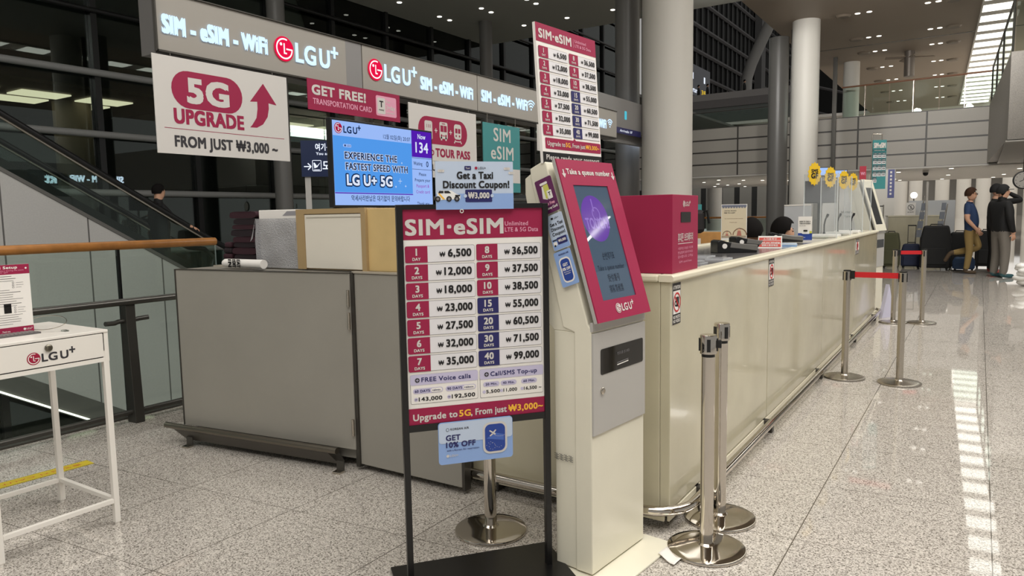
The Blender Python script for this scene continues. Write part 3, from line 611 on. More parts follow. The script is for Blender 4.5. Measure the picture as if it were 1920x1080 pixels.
# ================================================================== price sign stand
ss = thing('price_sign_stand', 'black metal floor stand holding the large magenta and white SIM price poster', 'sign stand', (-1.684, 1.877, 0), R(50.83))
q = MB(); q.box(-.045, .60, -.20, .18, .0105, .022, BLKM); q.box(-.03, .1, -.15, .1, 0, .0105, BLKM); q.build('base_plate', ss, bevel=.002)
for x in (-.008, .527):
    q = MB(); q.box(x, x + .022, -.012, .014, .014, 1.405, BLKM); q.build('leg', ss, bevel=.0015)
q = MB(); q.box(.014, .527, -.010, .012, 1.388, 1.405, BLKM); q.build('top_bar', ss)
q = MB(); q.box(.014, .527, -.010, .012, .600, .625, BLKM); q.build('lower_bar', ss)
q = MB(); q.box(.012, .529, -.004, .008, .622, 1.390, PAPER); q.y0 = -.004
q.rect(.012, 1.283, .517, .107, MAG); q.text('SIM·eSIM', .024, 1.300, .052, BRDW, .352, .046); q.text('Unlimited', .384, 1.326, .015, PINKP, .088, .02); q.text('LTE & 5G Data', .384, 1.304, .015, PINKP, .127, .02)
CELL = mat('cell_print', (226, 224, 226), .45)
def cell(q, x, z, w, h, cw, day, word, price, c):
    q.rrect(x, z, w, h, .006, GRY, 1); q.rrect(x + .0012, z + .0012, w - .0024, h - .0024, .005, CELL, 2)
    q.rrect(x, z, cw, h, .006, c, 3); q.rect(x + cw * .9, z, cw * .1, h, c, 3.3)
    q.text(day, x + cw / 2, z + h * .44, h * .40, BRDW, None, .05, 4, 'c'); q.text(word, x + cw / 2, z + h * .13, h * .17, BRDW, cw * (.46 if word == 'DAYS' else .36), .05, 4, 'c')
    pw = .098 * (w / .25) * (len(price) / 6) ** .9
    q.text(price, x + w * .945, z + h * .32, h * .44, INK, pw, .05, 4, 'r'); q.text('₩', x + w * .945 - pw - w * .045, z + h * .33, h * .26, INK, None, .03, 4, 'r')
LP = ('6,500', '12,000', '18,000', '23,000', '27,500', '32,000', '35,000'); RP = ('36,500', '37,500', '38,500', '55,000', '60,500', '71,500', '99,000'); RD = ('8', '9', '10', '15', '20', '30', '40')
for i in range(7):
    z = 1.203 - i * .0645
    cell(q, .019, z, .250, .058, .079, str(i + 1), 'DAY' if i == 0 else 'DAYS', LP[i], MAG)
    cell(q, .275, z + .001, .245, .058, .079, RD[i], 'DAYS', RP[i], MAG if i < 3 else NAVY)
for x, w, t, tw in ((.023, .247, 'FREE Voice calls', .18), (.278, .245, 'Call/SMS Top-up', .18)):
    q.rrect(x, .700, w, .106, .006, GRY, 1); q.rrect(x + .0012, .7012, w - .0024, .1036, .005, PAPER, 2); q.rrect(x, .768, w, .038, .006, LILAC, 3)
    q.disc(x + .025, .786, .0085, DTXT, 4); q.rect(x + .02, .785, .01, .002, LILAC, 5); q.rect(x + .024, .781, .002, .01, LILAC, 5); q.text(t, x + .04, .779, .0155, NAVY, tw, .03, 4)
for x, w, t in ((.032, .108, '60 DAYS'), (.150, .112, '90 DAYS')):
    q.rrect(x, .737, w, .019, .0095, LILAC, 3); q.text(t, x + .006, .742, .009, NAVY, .054, .03, 4); q.rrect(x + .064, .739, w - .067, .015, .0075, PAPER, 4); q.text('+60min.', x + .068, .7435, .006, NAVY, w - .076, .03, 5)
q.text('143,000', .136, .710, .0135, INK, .084, .045, 3, 'r'); q.text('192,500', .258, .710, .0135, INK, .086, .045, 3, 'r')
for x in (.042, .162): q.disc(x, .7165, .007, LILAC, 3); q.text('W', x, .714, .005, INK, None, .02, 4, 'c')
for x, t, p in ((.290, '20 Min.', '5,500'), (.356, '40 Min.', '11,000'), (.436, '60 Min.', '16,500 ~')):
    q.rrect(x, .740, .062, .018, .009, LILAC, 3); q.text(t, x + .031, .7455, .008, NAVY, .045, .03, 4, 'c'); q.text(p, x + .011, .716, .0115, INK, .052 if len(p) < 7 else .068, .04, 3); q.disc(x + .003, .7215, .006, LILAC, 3)
q.rect(.012, .622, .517, .062, MAG, 2)
q.text('Upgrade to ', .030, .640, .0225, BRDW, .160, .04, 3); q.text('5G', .198, .640, .0225, YEL, .042, .04, 3); q.text(', From just', .242, .640, .0225, BRDW, .135, .04, 3); q.text('₩3,000~', .385, .640, .0225, YEL, .135, .04, 3)
q.build('poster', ss)
SKYB = mat('pale_blue_print', (190, 204, 224), .4); SKYC = mat('mid_blue_print', (140, 170, 220), .4); DBL = mat('deep_blue_print', (34, 66, 150), .4)
def local_thing(name, label, cat, parent_loc, rz, l):
    p = Matrix.Rotation(rz, 4, 'Z') @ Vector(l); return thing(name, label, cat, (parent_loc[0] + p.x, parent_loc[1] + p.y, parent_loc[2] + p.z), rz)
SSL = (-1.684, 1.877, 0); SSR = R(50.83)
cp = local_thing('coupon_sign', 'pale blue taxi discount coupon sign clipped on top of the black price stand', 'sign', SSL, SSR, (.131, -.018, 1.386))
q = MB(); q.box(0, .283, 0, .005, 0, .167, SKYB); q.rect(0, 0, .283, .055, SKYC); CAR = mat('car_print_white', (236, 236, 232), .4)
q.text('Get a Taxi', .142, .107, .0235, INK, .13, .05, 2, 'c'); q.text('Discount Coupon!', .147, .075, .0235, INK, .24, .05, 2, 'c')
q.rrect(.105, .025, .098, .044, .004, NAVY, 2); q.disc(.105, .047, .006, SKYB, 3); q.disc(.203, .047, .006, SKYB, 3); q.text('₩3,000', .154, .039, .019, BRDW, .076, .05, 4, 'c')
q.flat([(.004, .033), (.086, .036), (.088, .05), (.072, .055), (.055, .066), (.02, .067), (.004, .058)], CAR, 2); q.flat([(.03, .057), (.054, .057), (.045, .065), (.03, .065)], INK, 3); q.flat([(.008, .057), (.027, .057), (.027, .065), (.012, .065)], INK, 3)
q.flat([(.008, .056), (.014, .056), (.032, .036), (.024, .036)], YEL, 3); q.rect(.068, .046, .018, .005, INK, 3)
for x in (.006, .046, .074): q.disc(x, .037, .0095, INK, 4); q.disc(x, .037, .005, GRY, 5)
q.rrect(.104, .137, .024, .014, .003, NAVY, 2); q.text('Taxi', .108, .141, .006, BRDW, None, .02, 3); q.disc(.146, .144, .005, LOGOR, 2); q.text('LGU+', .154, .140, .008, DTXT, None, .02, 2)
for x, z in ((.005, .132), (.245, .14), (.262, .125)):
    for k in range(3): q.disc(x + .008 + k * .007, z + .002, .005, BRDW, 2)
q.build('board', cp)
q = MB(); q.tube([(.09 + .006 * math.cos(a), -.004, -.006 + .006 * math.sin(a)) for a in [math.pi * 2 * i / 10 for i in range(11)]], .0016, BRDW, 6); q.build('ring', cp)
kc = local_thing('discount_card', 'blue airline discount card fixed under the price poster on the black stand', 'card', SSL, SSR, (.116, -.016, .470))
q = MB(); q.prism(MB.rr(0, 0, .28, .155, .012), 0, .004, SKYC, 'y'); q.y0 = -.0002
q.rrect(.002, .078, .276, .075, .011, SKYB); q.disc(.034, .128, .006, DTXT, 2); q.disc(.034, .128, .0045, SKYB, 3); q.text('KOREAN AIR', .045, .125, .0075, DTXT, .068, .03, 2)
q.text('GET', .028, .088, .019, NAVY, .052, .05, 2); q.text('10% OFF', .028, .062, .019, NAVY, .108, .05, 2); q.text('with a Korean Air reservation', .030, .048, .006, NAVY, .12, .02, 2); q.disc(.033, .031, .0055, BRDW, 2); q.text('LGU+', .041, .0275, .0075, BRDW, .03, .03, 2)
q.rrect(.165, .022, .093, .118, .026, BRDW, 2); q.rrect(.173, .03, .077, .102, .02, DBL, 3); q.flat([(.178, .08), (.245, .068), (.245, .09), (.21, .1)], mat('cloud_print', (70, 104, 184), .4), 4)
q.flat([(.188, .108), (.192, .111), (.214, .096), (.211, .091)], BRDW, 5); q.flat([(.199, .098), (.190, .090), (.193, .087), (.205, .095)], BRDW, 5); q.flat([(.203, .103), (.213, .112), (.216, .109), (.209, .1)], BRDW, 5)
for k in range(8): q.disc(.212 + k * .005, .089 - .004 * math.sin(k * .4), .0011, BRDW, 5, n=8); q.disc(.178 + k * .008, .055 + .012 * math.sin(k * .8), .0011, BRDW, 5, n=8); q.disc(.2 + .012 * math.cos(k * .8), .05 + .012 * math.sin(k * .8), .0011, BRDW, 5, n=8)
q.build('card', kc)

# ================================================================== queue kiosk
KL = (-1.158, 2.307, 0); KR = R(84.1)
def kiosk(label, loc, rz, s, panel_m, first):
    k = thing('queue_kiosk', label, 'kiosk', loc, rz)
    W = .392 * s; Z = lambda v: v * s
    side = [(0, .003), (0, 1.0), (.012, .955), (.20, 1.565), (.262, 1.54), (.262, 1.52), (.075, .93), (.075, .003)]
    q = MB()
    q.prism([(s * a, s * b) for a, b in ((.004, .016), (.004, .945), (.018, .962), (.198, 1.556), (.215, 1.56), (.272, 1.535), (.268, 1.50), (.128, .945), (.078, .93), (.078, .016))], 0, W, KCR, 'x')
    q.build('front_case', k, bevel=.004)
    q = MB(); q.box(.006, W - .006, .078, .172 * s, .016, .93 * s, KCR)
    q.prism([(s * a, s * b) for a, b in ((.078, .93), (.172, .93), (.198, .955), (.30, 1.44), (.30, 1.5), (.268, 1.52), (.128, .945))], .006, W - .006, KCR, 'x'); q.build('rear_case', k, bevel=.003)
    q = MB(); [q.box(-.0012, .0, .088 + c * .0215 + (r % 2) * .006, .088 + c * .0215 + .014 + (r % 2) * .006, Z(.434) + r * .0042, Z(.434) + r * .0042 + .0014, DTXT) for r in range(6) for c in range(4) if c * .0215 + (r % 2) * .006 < .075]
    q.X = Matrix.Translation((.006, 0, 0)); q.build('vent_grille', k)
    q = MB(); q.box(.002, W - .002, -.004, .006, Z(.548), Z(.93), KGR); dr = q.build('service_door', k, bevel=.0025)
    q = MB(); q.box(.0, W, -.002, .01, Z(.936), Z(.97), KGR); q.build('chin', k, bevel=.002)
    q = MB(); q.prism(MB.rr(.05 * s, Z(.770), .318 * s, Z(.096), .009), -.0055, -.003, mat('gloss_black', (14, 14, 14), .08), 'y'); q.y0 = -.0056
    if first: q.text('번호표를 받으세요', .166, Z(.829), .009, GRY, .09, .01); q.line([(.166, Z(.798)), (.25, Z(.801))], .003, GRY, 1); q.line([(.166, Z(.79)), (.25, Z(.793))], .004, PAPER, 1)
    q.build('ticket_slot', dr)
    q = MB(); q.lathe([(.013, 0), (.013, .004), (.010, .007), (.006, .0075)], BRUSH, n=24); q.X = None
    lk = q.build('lock', dr, smooth=40); lk.location = (.062 * s, -.004, Z(.71)); lk.rotation_euler = (R(90), 0, 0)
    # tilted screen panel
    pm = q = MB(); pw = W; ph = .622 * s
    q.box(0, pw, -.012, .004, 0, ph, KGR); pn = q.build('panel_frame', k, bevel=.002); pn.location = (0, -.012, Z(.966)); pn.rotation_euler = (R(-16.8), 0, 0)
    q = MB(); a0, a1, b0, b1 = .069 * s, .313 * s, .077 * s, .523 * s; y = -.0135
    for r in ((0, pw, 0, b0), (0, pw, b1, ph), (0, a0, b0, b1), (a1, pw, b0, b1)): q.box(r[0], r[1], y - .003, y + .002, r[2], r[3], panel_m)
    q.y0 = y - .003
    if first:
        q.text('Take a queue number', .046, .565, .020, BRDW, .305, .045)
        for x in (.026, .371): q.line([(x, .582), (x, .56)], .007, BRDW, 2); q.flat([(x - .013, .566), (x, .549), (x + .013, .566)], BRDW, 2)
        q.logo(.158, .040, .019, BRDW, panel_m); q.brand(.183, .027, .027, BRDW, .092, b=.04)
    q.build('bezel_print', pn)
    q = MB(); q.box(a0, a1, -.0125, -.012, b0, b1, mat('screen_glass', (70, 86, 104), .015, emit=.05, ecol=(90, 120, 150)) if first else mat('dark_screen', (42, 46, 50), .08)); q.y0 = -.0126
    if first:
        q.eps = .0003
        q.disc(.170, .392, .092, mat('violet_screen', (92, 60, 150), .06, emit=.10, ecol=(120, 60, 200)), 1); SD = mat('screen_ink', (46, 56, 72), .08); SV = mat('screen_violet_ink', (132, 104, 190), .08, emit=.06, ecol=(160, 110, 240))
        q.text('TOUCH!', .175, .352, .042, SV, .16, .03, 2, 'c'); q.line([(.168, .47), (.168, .42)], .008, SV, 2); q.arc(.18, .41, .025, .005, 0, 360, SV, 2)
        for t, z, w in (('순번대기표', .232, .085), ('Take a queue number', .190, .19), ('受付番号', .146, .085), ('排队等候票', .104, .10)): q.text(t, .190, z, .022 if len(t) < 12 else .019, SD, w, .01, 2, 'c')
    q.build('screen', pn)
    q = MB(); q.box(-.06 if first else -.03, W + (.05 if first else .03), -.118 if first else -.03, .21, 0, .010, KCR); q.build('base_plate', k, bevel=.003)
    return k
k1 = kiosk('cream queue kiosk with a tilted touch screen in a magenta frame beside the counter', KL, KR, 1.0, MAG, True)
k2 = kiosk('white queue kiosk with dark unlit screen standing past the far end of the counter', (-1.13, 10.3, 0), R(80), 1.12, KCR, False)
ll = thing('linear_lamp', 'long bright linear lamp mirrored as a white streak in the kiosk screen', 'lamp', (11.0, 20.38, 7.5), R(15))
q = MB(); q.box(-.95, .95, -.07, .07, 0, .04, glow('linear_lamp_light', (255, 252, 244), 16.0)); q.build('tube', ll); q = MB(); [q.box(x - .02, x + .02, -.02, .02, .04, .5, BRUSH) for x in (-.7, .7)]; q.build('hanger', ll)
# price board standing on the kiosk head
pb = local_thing('price_board', 'tall narrow SIM price board standing on top of the queue kiosk', 'sign board', KL, KR, (-.004, .205, 1.553))
q = MB(); q.box(0, .408, 0, .012, 0, .515, PAPER); q.rect(0, .447, .408, .068, MAG)
q.text('SIM·eSIM', .018, .463, .031, BRDW, .212, .055); q.rect(.245, .46, .0015, .034, PINKP, 2); q.text('Unlimited', .256, .482, .011, PINKP, .08, .02); q.text('LTE & 5G Data', .256, .464, .011, PINKP, .115, .02)
for i in range(7):
    z = .391 - i * .0477
    cell(q, .010, z, .190, .041, .06, str(i + 1), 'DAY' if i == 0 else 'DAYS', LP[i], MAG); cell(q, .209, z + .001, .193, .041, .062, RD[i], 'DAYS', RP[i], MAG if i < 3 else NAVY)
q.rrect(.019, .055, .386, .041, .006, MAG, 1); q.flat([(.205, .096), (.225, .096), (.215, .104)], MAG, 1)
q.text('Upgrade to ', .032, .068, .016, BRDW, .115, .03); q.text('5G', .152, .068, .016, YEL, .03, .03); q.text(', From just', .185, .068, .016, BRDW, .103, .03); q.text('₩3,000~', .293, .068, .016, YEL, .10, .03)
q.rect(0, 0, .408, .043, BLK, 1); q.text('Please ready your passport', .02, .015, .018, BRDW, .368, .03)
o = q.build('board', pb); o.rotation_euler = (R(-3.5), 0, 0)
q = MB(); q.box(.1, .3, .012, .05, -.03, .04, KCR); q.build('bracket', pb)
# three little cards on the kiosk's left edge
def kcard(label, y0, z0, draw, base, w=.077, h=.132):
    T = local_thing('promo_card', label, 'card', KL, KR, (-.012, y0, z0))
    q = MB(); q.prism(MB.rr(0, 0, w, h, .006), 0, .002, base, 'y'); q.y0 = -.0002; q.eps = .0003; draw(q, w, h)
    o = q.build('card', T); o.rotation_euler = (0, R(-18.5), R(-90)); return T
PLUM = mat('plum_print', (96, 36, 84), .45); LIME = mat('lime_print', (206, 206, 100), .45)
def c1(q, w, h):
    q.rrect(.02, .108, .035, .009, .004, PAPER); q.flat([(.018, .06), (.038, .05), (.046, .095), (.026, .105)], PAPER, 1); q.flat([(.032, .055), (.058, .055), (.055, .106), (.032, .106)], LIME, 2); q.rrect(.042, .05, .022, .032, .003, PAPER, 3); q.text('T', .053, .062, .013, INK, None, .05, 4, 'c')
    q.text('Get Free', .042, .03, .011, PINKP, .045, .06, 2, 'c'); q.text('T-money Card!', .042, .014, .009, PAPER, .062, .04, 2, 'c')
def c2f(q, w, h):
    q.rect(0.002, .002, w - .004, .04, SKYC, 1); q.rect(.024, .114, .01, .007, INK, 2); q.text('LGU+', .038, .114, .006, DTXT, None, .02, 2)
    for t, z in (('Get a Taxi', .09), ('Discount', .072), ('Coupon!', .054)): q.text(t, .042, z, .0115, INK, .058, .04, 2, 'c')
    q.rrect(.026, .018, .044, .026, .002, NAVY, 2); q.text('₩3,000', .048, .027, .009, PAPER, .034, .04, 3, 'c'); q.rrect(.006, .018, .017, .014, .004, PAPER, 3); q.disc(.012, .018, .004, INK, 4); q.rect(.006, .036, .02, .004, INK, 4)
def c3(q, w, h):
    q.text('KOREAN AIR', .022, .116, .006, NAVY, .045, .03, 2); q.rrect(.014, .012, .052, .094, .018, PAPER, 2); q.rrect(.019, .018, .042, .082, .014, DBL, 3)
    q.text('GET', .04, .074, .010, PAPER, .022, .05, 4, 'c'); q.text('10% OFF', .04, .058, .010, PAPER, .036, .05, 4, 'c'); q.text('with a Korean Air', .04, .05, .004, PAPER, .032, .02, 4, 'c'); q.text('reservation', .04, .043, .004, PAPER, .026, .02, 4, 'c')
kcard('plum free transit card leaflet at the top of the kiosk left edge', .201, 1.358, c1, PLUM)
kcard('pale taxi coupon leaflet, middle of the three cards on the kiosk edge', .154, 1.226, c2f, SKYB)
kcard('blue airline discount leaflet, lowest of the three cards on the kiosk edge', .118, 1.093, c3, SKYC)
# scrap of paper on the floor
q = MB(); vs = []; fs = []
for i in range(9):
    for j in range(5):
        u, v = i / 8, j / 4; vs.append((-1.018 + .083 * u + .03 * v * .2, 2.60 + .075 * v - .05 * u, .018 * (1 - u) * (1 - v * .2) + .014 * max(0, u - .7) / .3 * .8 + .001))
for i in range(8):
    for j in range(4): k = i * 5 + j; fs.append((k, k + 5, k + 6, k + 1))
q.add(vs, fs, PAPER); o = q.build('paper_scrap', smooth=80); so = o.modifiers.new('s', 'SOLIDIFY'); so.thickness = .0008
tag(o, 'curled scrap of white paper on the floor beside the kiosk base', 'paper')

# ================================================================== magenta drop box
db = thing('drop_box', 'large magenta drop box with a dark slot on the counter corner', 'box', (-1.080, 2.905, 1.1045), R(91))
q = MB(); q.box(0, .345, 0, .36, 0, .334, MAG); q.build('box', db, bevel=.002)
q = MB(); q.prism(MB.rr(.105, .215, .13, .045, .004), -.002, .004, BLK, 'y'); q.build('slot', db)
q = MB(); q.eps = .0004; q.logo(.145, .295, .014, BRDW, MAG); q.brand(.163, .286, .018, BRDW, .07, b=.03); q.text('휴대폰 보조배터리', .17, .135, .028, BRDW, .2, .02, 2, 'c'); q.rect(.07, .122, .2, .003, BRDW)
for k, t in enumerate(('사용하신 유심은 이곳에', '반납함에 넣어주세요', '감사합니다 고객님')): q.text(t, .07, .098 - k * .018, .009, PINKP, .2, .01)
q.text('SIM card box', .17, .04, .009, PINKP, .17, .01, 2, 'c'); q.build('print', db)

# ================================================================== stanchions
BELT = RED
def stanchion(label, x, y, rz, steel, cassette, group=None):
    s = thing('belt_stanchion', label, 'stanchion', (x, y, 0), rz, group)
    q = MB(); q.lathe([(.152, 0), (.156, .003), (.156, .009), (.1545, .0125), (.150, .0145), (.12, .0175), (.09, .0205), (.06, .0235), (.035, .026), (.028, .034)], steel, n=72); q.build('base', s, smooth=35)
    q = MB(); q.lathe([(.0265, .03), (.0265, .795 if cassette else .80)], steel, n=28); q.build('post', s, smooth=35)
    if cassette:
        q = MB(); q.lathe([(.026, .795), (.026, .81)], BLK, n=28); q.build('collar', s, smooth=35)
        q = MB(); q.lathe([(.033, .808), (.033, .878), (.031, .882)], steel, n=28); h = q.build('head', s, smooth=35)
    else:
        q = MB(); q.lathe([(.0275, .80), (.0275, .876), (.026, .88)], steel, n=28); h = q.build('head', s, smooth=35)
    for a in (0, 90, 180, 270):
        r = .034 if cassette else .0285
        q = MB(); q.X = Matrix.Rotation(R(a), 4, 'Z'); q.box(r - .004, r + .003, -.007, .007, .818 if cassette else .80, .868, BLK); q.build('belt_clip', h)
    if not cassette:
        q = MB(); q.lathe([(.0285, .872), (.0285, .882)], BLK, n=28); q.build('cap', h, smooth=35)
    return s
def belt(s, dx, dy):
    d = math.hypot(dx, dy); n = Vector((-dy, dx, 0)).normalized() * .0008; z0, z1 = .824, .868; p0 = Vector((dx, dy, 0)) * (.034 / d); p1 = Vector((dx, dy, 0)) * (1 - .03 / d)
    q = MB(); q.prism([(p0 + n).to_tuple()[:2], (p1 + n).to_tuple()[:2], (p1 - n).to_tuple()[:2], (p0 - n).to_tuple()[:2]], z0, z1, BELT); q.build('belt', s)
    m = Vector((dx, dy, 0)) * (.045 / d); q = MB(); q.X = Matrix.Translation(m) @ Matrix.Rotation(math.atan2(dy, dx), 4, 'Z'); q.box(-.018, .012, -.012, .012, .812, .876, BLK); q.build('belt_mouth', s)
s1 = stanchion('polished steel stanchion nearest the kiosk at the front corner of the counter', -.877, 2.762, R(20), STEEL, True)
q = MB(); q.box(.034, .05, -.008, .008, .83, .862, BLK); q.X = None; q.build('belt_end', s1, bevel=.003)
s2 = stanchion('polished steel stanchion just behind the nearest one along the counter', -.921, 3.085, R(50), STEEL, True)
s3 = stanchion('polished steel stanchion standing behind the black price sign stand', -1.729, 2.458, R(0), STEEL, True)
s4 = stanchion('brushed steel stanchion holding a red belt close beside the counter', -.875, 6.30, 0, BRUSH, False)
s5 = stanchion('brushed steel stanchion out on the floor catching the nearer red belt', -.477, 6.282, 0, BRUSH, False)
belt(s4, .398, -.018)
s6 = stanchion('far brushed steel stanchion with red belt by the white kiosk', -.827, 9.686, 0, BRUSH, False)
s7 = stanchion('far brushed steel stanchion catching the red belt, out on the floor', -.531, 9.784, 0, BRUSH, False)
belt(s6, .296, .098)

# ================================================================== white table on the left
wt = thing('display_table', 'tall white metal table with a lockable drawer at the left edge', 'table', (-3.216, 1.66, 0))
D, Wd = .525, .49
for lx, ly in ((-.025, -.025), (-D, -.025), (-.025, -Wd), (-D, -Wd)):
    q = MB(); q.box(lx + (.001 if lx == -D else 0), lx + (.025 if lx == -D else .0244), ly + (.001 if ly == -Wd else 0), ly + (.025 if ly == -Wd else .0244), .012, .80, WMET); lg = q.build('leg', wt, bevel=.002)
    q = MB(); q.lathe([(.009, 0), (.0095, .012)], WMET, (lx + .0125, ly + .0125), 16); q.build('foot', lg)
for nm, bxs in (('stretcher', ((-.022, -.002, -Wd + .025, -.025, .104, .124), (-D + .003, -D + .023, -Wd + .025, -.025, .104, .124), (-D + .025, -.025, -.022, -.002, .104, .124), (-D + .025, -.025, -Wd + .002, -Wd + .022, .104, .124))),):
    for c in bxs: q = MB(); q.box(*c, WMET); q.build(nm, wt, bevel=.0015)
q = MB(); q.box(-D, -.002, -.004, 0, .752, .884, WMET); q.box(-D, -.002, -Wd, -Wd + .004, .752, .884, WMET); q.box(-D, -D + .004, -Wd, 0, .752, .884, WMET); q.box(-.006, 0, -.018, 0, .752, .884, WMET); q.box(-.006, 0, -Wd, -Wd + .018, .752, .884, WMET); q.box(-.006, -.0004, -Wd + .018, -.018, .752, .770, WMET); q.build('apron', wt)
q = MB(); q.box(-.012, -.004, -Wd + .016, -.016, .768, .884, BLK); q.build('drawer_gap', wt)
q = MB(); q.box(-.02, .001, -Wd + .0225, -.0225, .7745, .8775, WMET); dw = q.build('drawer', wt, bevel=.0015)
q = MB(); q.box(-D, .003, -Wd, .0, .881, .893, WMET); q.build('top', wt, bevel=.002)
q = MB(); q.X = Matrix.Translation((.001, 0, 0)) @ Matrix.Rotation(R(90), 4, 'Z'); q.eps = .0004; q.logo(-.303, .814, .0255, LOGOR, PAPER); q.brand(-.272, .797, .032, DTXT, .132); q.build('print', dw)
q = MB(); q.lathe([(.015, 0), (.015, .006), (.010, .009), (.008, .016)], mat('worn_brass', (120, 116, 104), .35, 1.0), n=24); lk = q.build('lock', dw, smooth=40); lk.location = (.001, -.245, .850); lk.rotation_euler = (0, R(90), 0)
sb = thing('instruction_sign', 'white card setup sign with magenta header standing on the white table', 'sign', (-3.45, 1.255, .893), R(90))
q = MB(); q.box(0, .212, -.002, .003, .002, .298, PAPER); q.box(0, .212, -.002, .08, 0, .003, ACR); q.y0 = -.002; q.eps = .0004
q.rect(0, .257, .212, .041, MAG); q.text('eSIM Card Setup', .166, .281, .0105, PAPER, .165, .05, 2, 'r'); q.disc(.199, .281, .004, PAPER, 2); q.text('Please check before leaving the store', .19, .271, .0045, PINKP, .15, .02, 2, 'r'); q.text('or contact the counter again', .13, .264, .0045, PINKP, .1, .02, 2, 'r')
random.seed(3)
for k in range(22):
    z = .248 - k * .0097
    if k in (3, 4, 5, 14, 15, 16): q.disc(.146, z + .002, .004, GRY, 2); q.disc(.146, z + .002, .0025, PAPER, 3); q.rect(.156, z + .0012, .02 + .015 * random.random(), .0012, GRY, 2)
    else: q.rect(.06, z, .07 + .05 * random.random(), .0016, DTXT if k in (0, 1, 7, 12) else GRY, 2)
q.rect(.104, .092, .028, .04, BLK, 2); q.rect(0, .003, .212, .028, MAG); q.disc(.176, .018, .005, PAPER, 2); q.brand(.183, .0145, .007, PAPER, .024, b=.02); q.text('Thank you', .12, .012, .006, PAPER, .03, .02, 2, 'r')
q.build('panel', sb)
cbx = thing('key_cable', 'thin steel tether cable looped on the white table top', 'cable', (-3.33, 1.54, .893))
q = MB(); P = [(-.15 + .155 * math.cos(a), -.01 + .05 * math.sin(a), .006 + .024 * (1 + math.sin(a))) for a in [.0 + i / 30 * 6.28 for i in range(31)]]
q.tube(P, .0016, BRUSH, 6); q.build('cable', cbx, smooth=60)
q = MB(); q.prism(MB.rr(-.02, -.012, .04, .02, .008), .0, .006, ACR); q.build('clip', cbx)
gd = thing('grille_pad', 'dark grey slotted pad lying on the white table', 'pad', (-3.37, 1.46, .893), R(-90))
q = MB(); q.box(0, .2, -.19, 0, 0, .007, mat('pad_grey', (92, 88, 88), .5)); [q.box(.01 + k * .015, .018 + k * .015, -.18, -.01, .007, .009, mat('pad_rib', (140, 134, 132), .5)) for k in range(12)]; q.build('pad', gd)
# yellow tape on the floor
q = MB(); q.X = Matrix.Translation((-4.22, 2.03, .0008)) @ Matrix.Rotation(R(-93.5), 4, 'Z'); w = .098; L_ = .62
q.box(0, L_, -w / 2, w / 2, 0, .0006, mat('yellow_tape', (206, 184, 50), .45))
for k in range(62):
    for s in (-1, 1): q.add([(k * .01, s * (w / 2 - .002), .0008), (k * .01 + .005, s * (w / 2 - .002), .0008), (k * .01 + .005, s * (w / 2 - .007), .0008), (k * .01, s * (w / 2 - .007), .0008)], [(0, 1, 2, 3)], INK)
vs, fs, x0, x1 = glyphs('출입금지 CAUTION'); c = mat('red_ink', (190, 60, 40), .5)
q.add([(.05 + (a - x0) / (x1 - x0) * .5, -.012 + b_ * .034, .0009) for a, b_ in vs], fs, c)
tag(q.build('floor_tape'), 'yellow caution tape strip stuck on the floor behind the white table', 'tape')

# ================================================================== railings by the void
mr = thing('metal_railing', 'grey metal railing with one flat post along the edge of the void', 'railing', (-4.785, 0, 0))
RM = mat('railing_metal', (92, 90, 86), .32, .8); RMD = mat('railing_post_metal', (74, 72, 68), .35, .6)
q = MB(); q.tube([(0, -2, .832), (0, 3.3, .832)], .0235, RM, 16); q.build('handrail', mr, smooth=50)
q = MB(); q.tube([(-.02, -2, .073), (-.02, 3.3, .073)], .019, RMD, 14); q.build('lower_rail', mr, smooth=50)
q = MB(); q.prism([(-.07, 0), (.03, 0), (-.0, .66), (-.0, .74), (-.0, .81), (-.05, .81), (-.075, .735)], 2.60, 2.665, RMD, 'y'); po = q.build('post', mr, bevel=.003)
q = MB(); q.tube([(-.035, 2.60, .70), (-.035, 2.56, .70), (-.02, 2.53, .695), (.0, 2.46, .70)], .016, RMD, 12); q.tube([(-.035, 2.665, .70), (-.03, 2.70, .705), (-.01, 2.76, .71)], .016, RMD, 12); q.build('stub_rail', mr, smooth=50)
gr = thing('glass_railing', 'glass railing topped by a round oak handrail behind the metal railing', 'railing', (-4.957, 0, 0))
q = MB(); q.tube([(0, -2, 1.205), (0, 3.42, 1.205)], .030, WOODR, 18); q.build('handrail', gr, smooth=50)
for a, e in ((-2, .45), (.46, 2.655), (2.675, 3.42)):
    q = MB(); q.box(-.008, .008, a, e, -.2, 1.18, RGLASS); q.build('glass_pane', gr)
q = MB(); q.box(-.012, .012, 2.656, 2.660, -.1, 1.18, BLK); q.box(-.012, .012, 2.670, 2.674, -.1, 1.18, BLK); q.build('joint_strip', gr)
q = MB(); q.box(-.05, .03, -2, 8.6, -.02, .012, DGREY); o = q.build('trim_5', loc=(-4.95, 0, 0)); o['kind'] = 'structure'
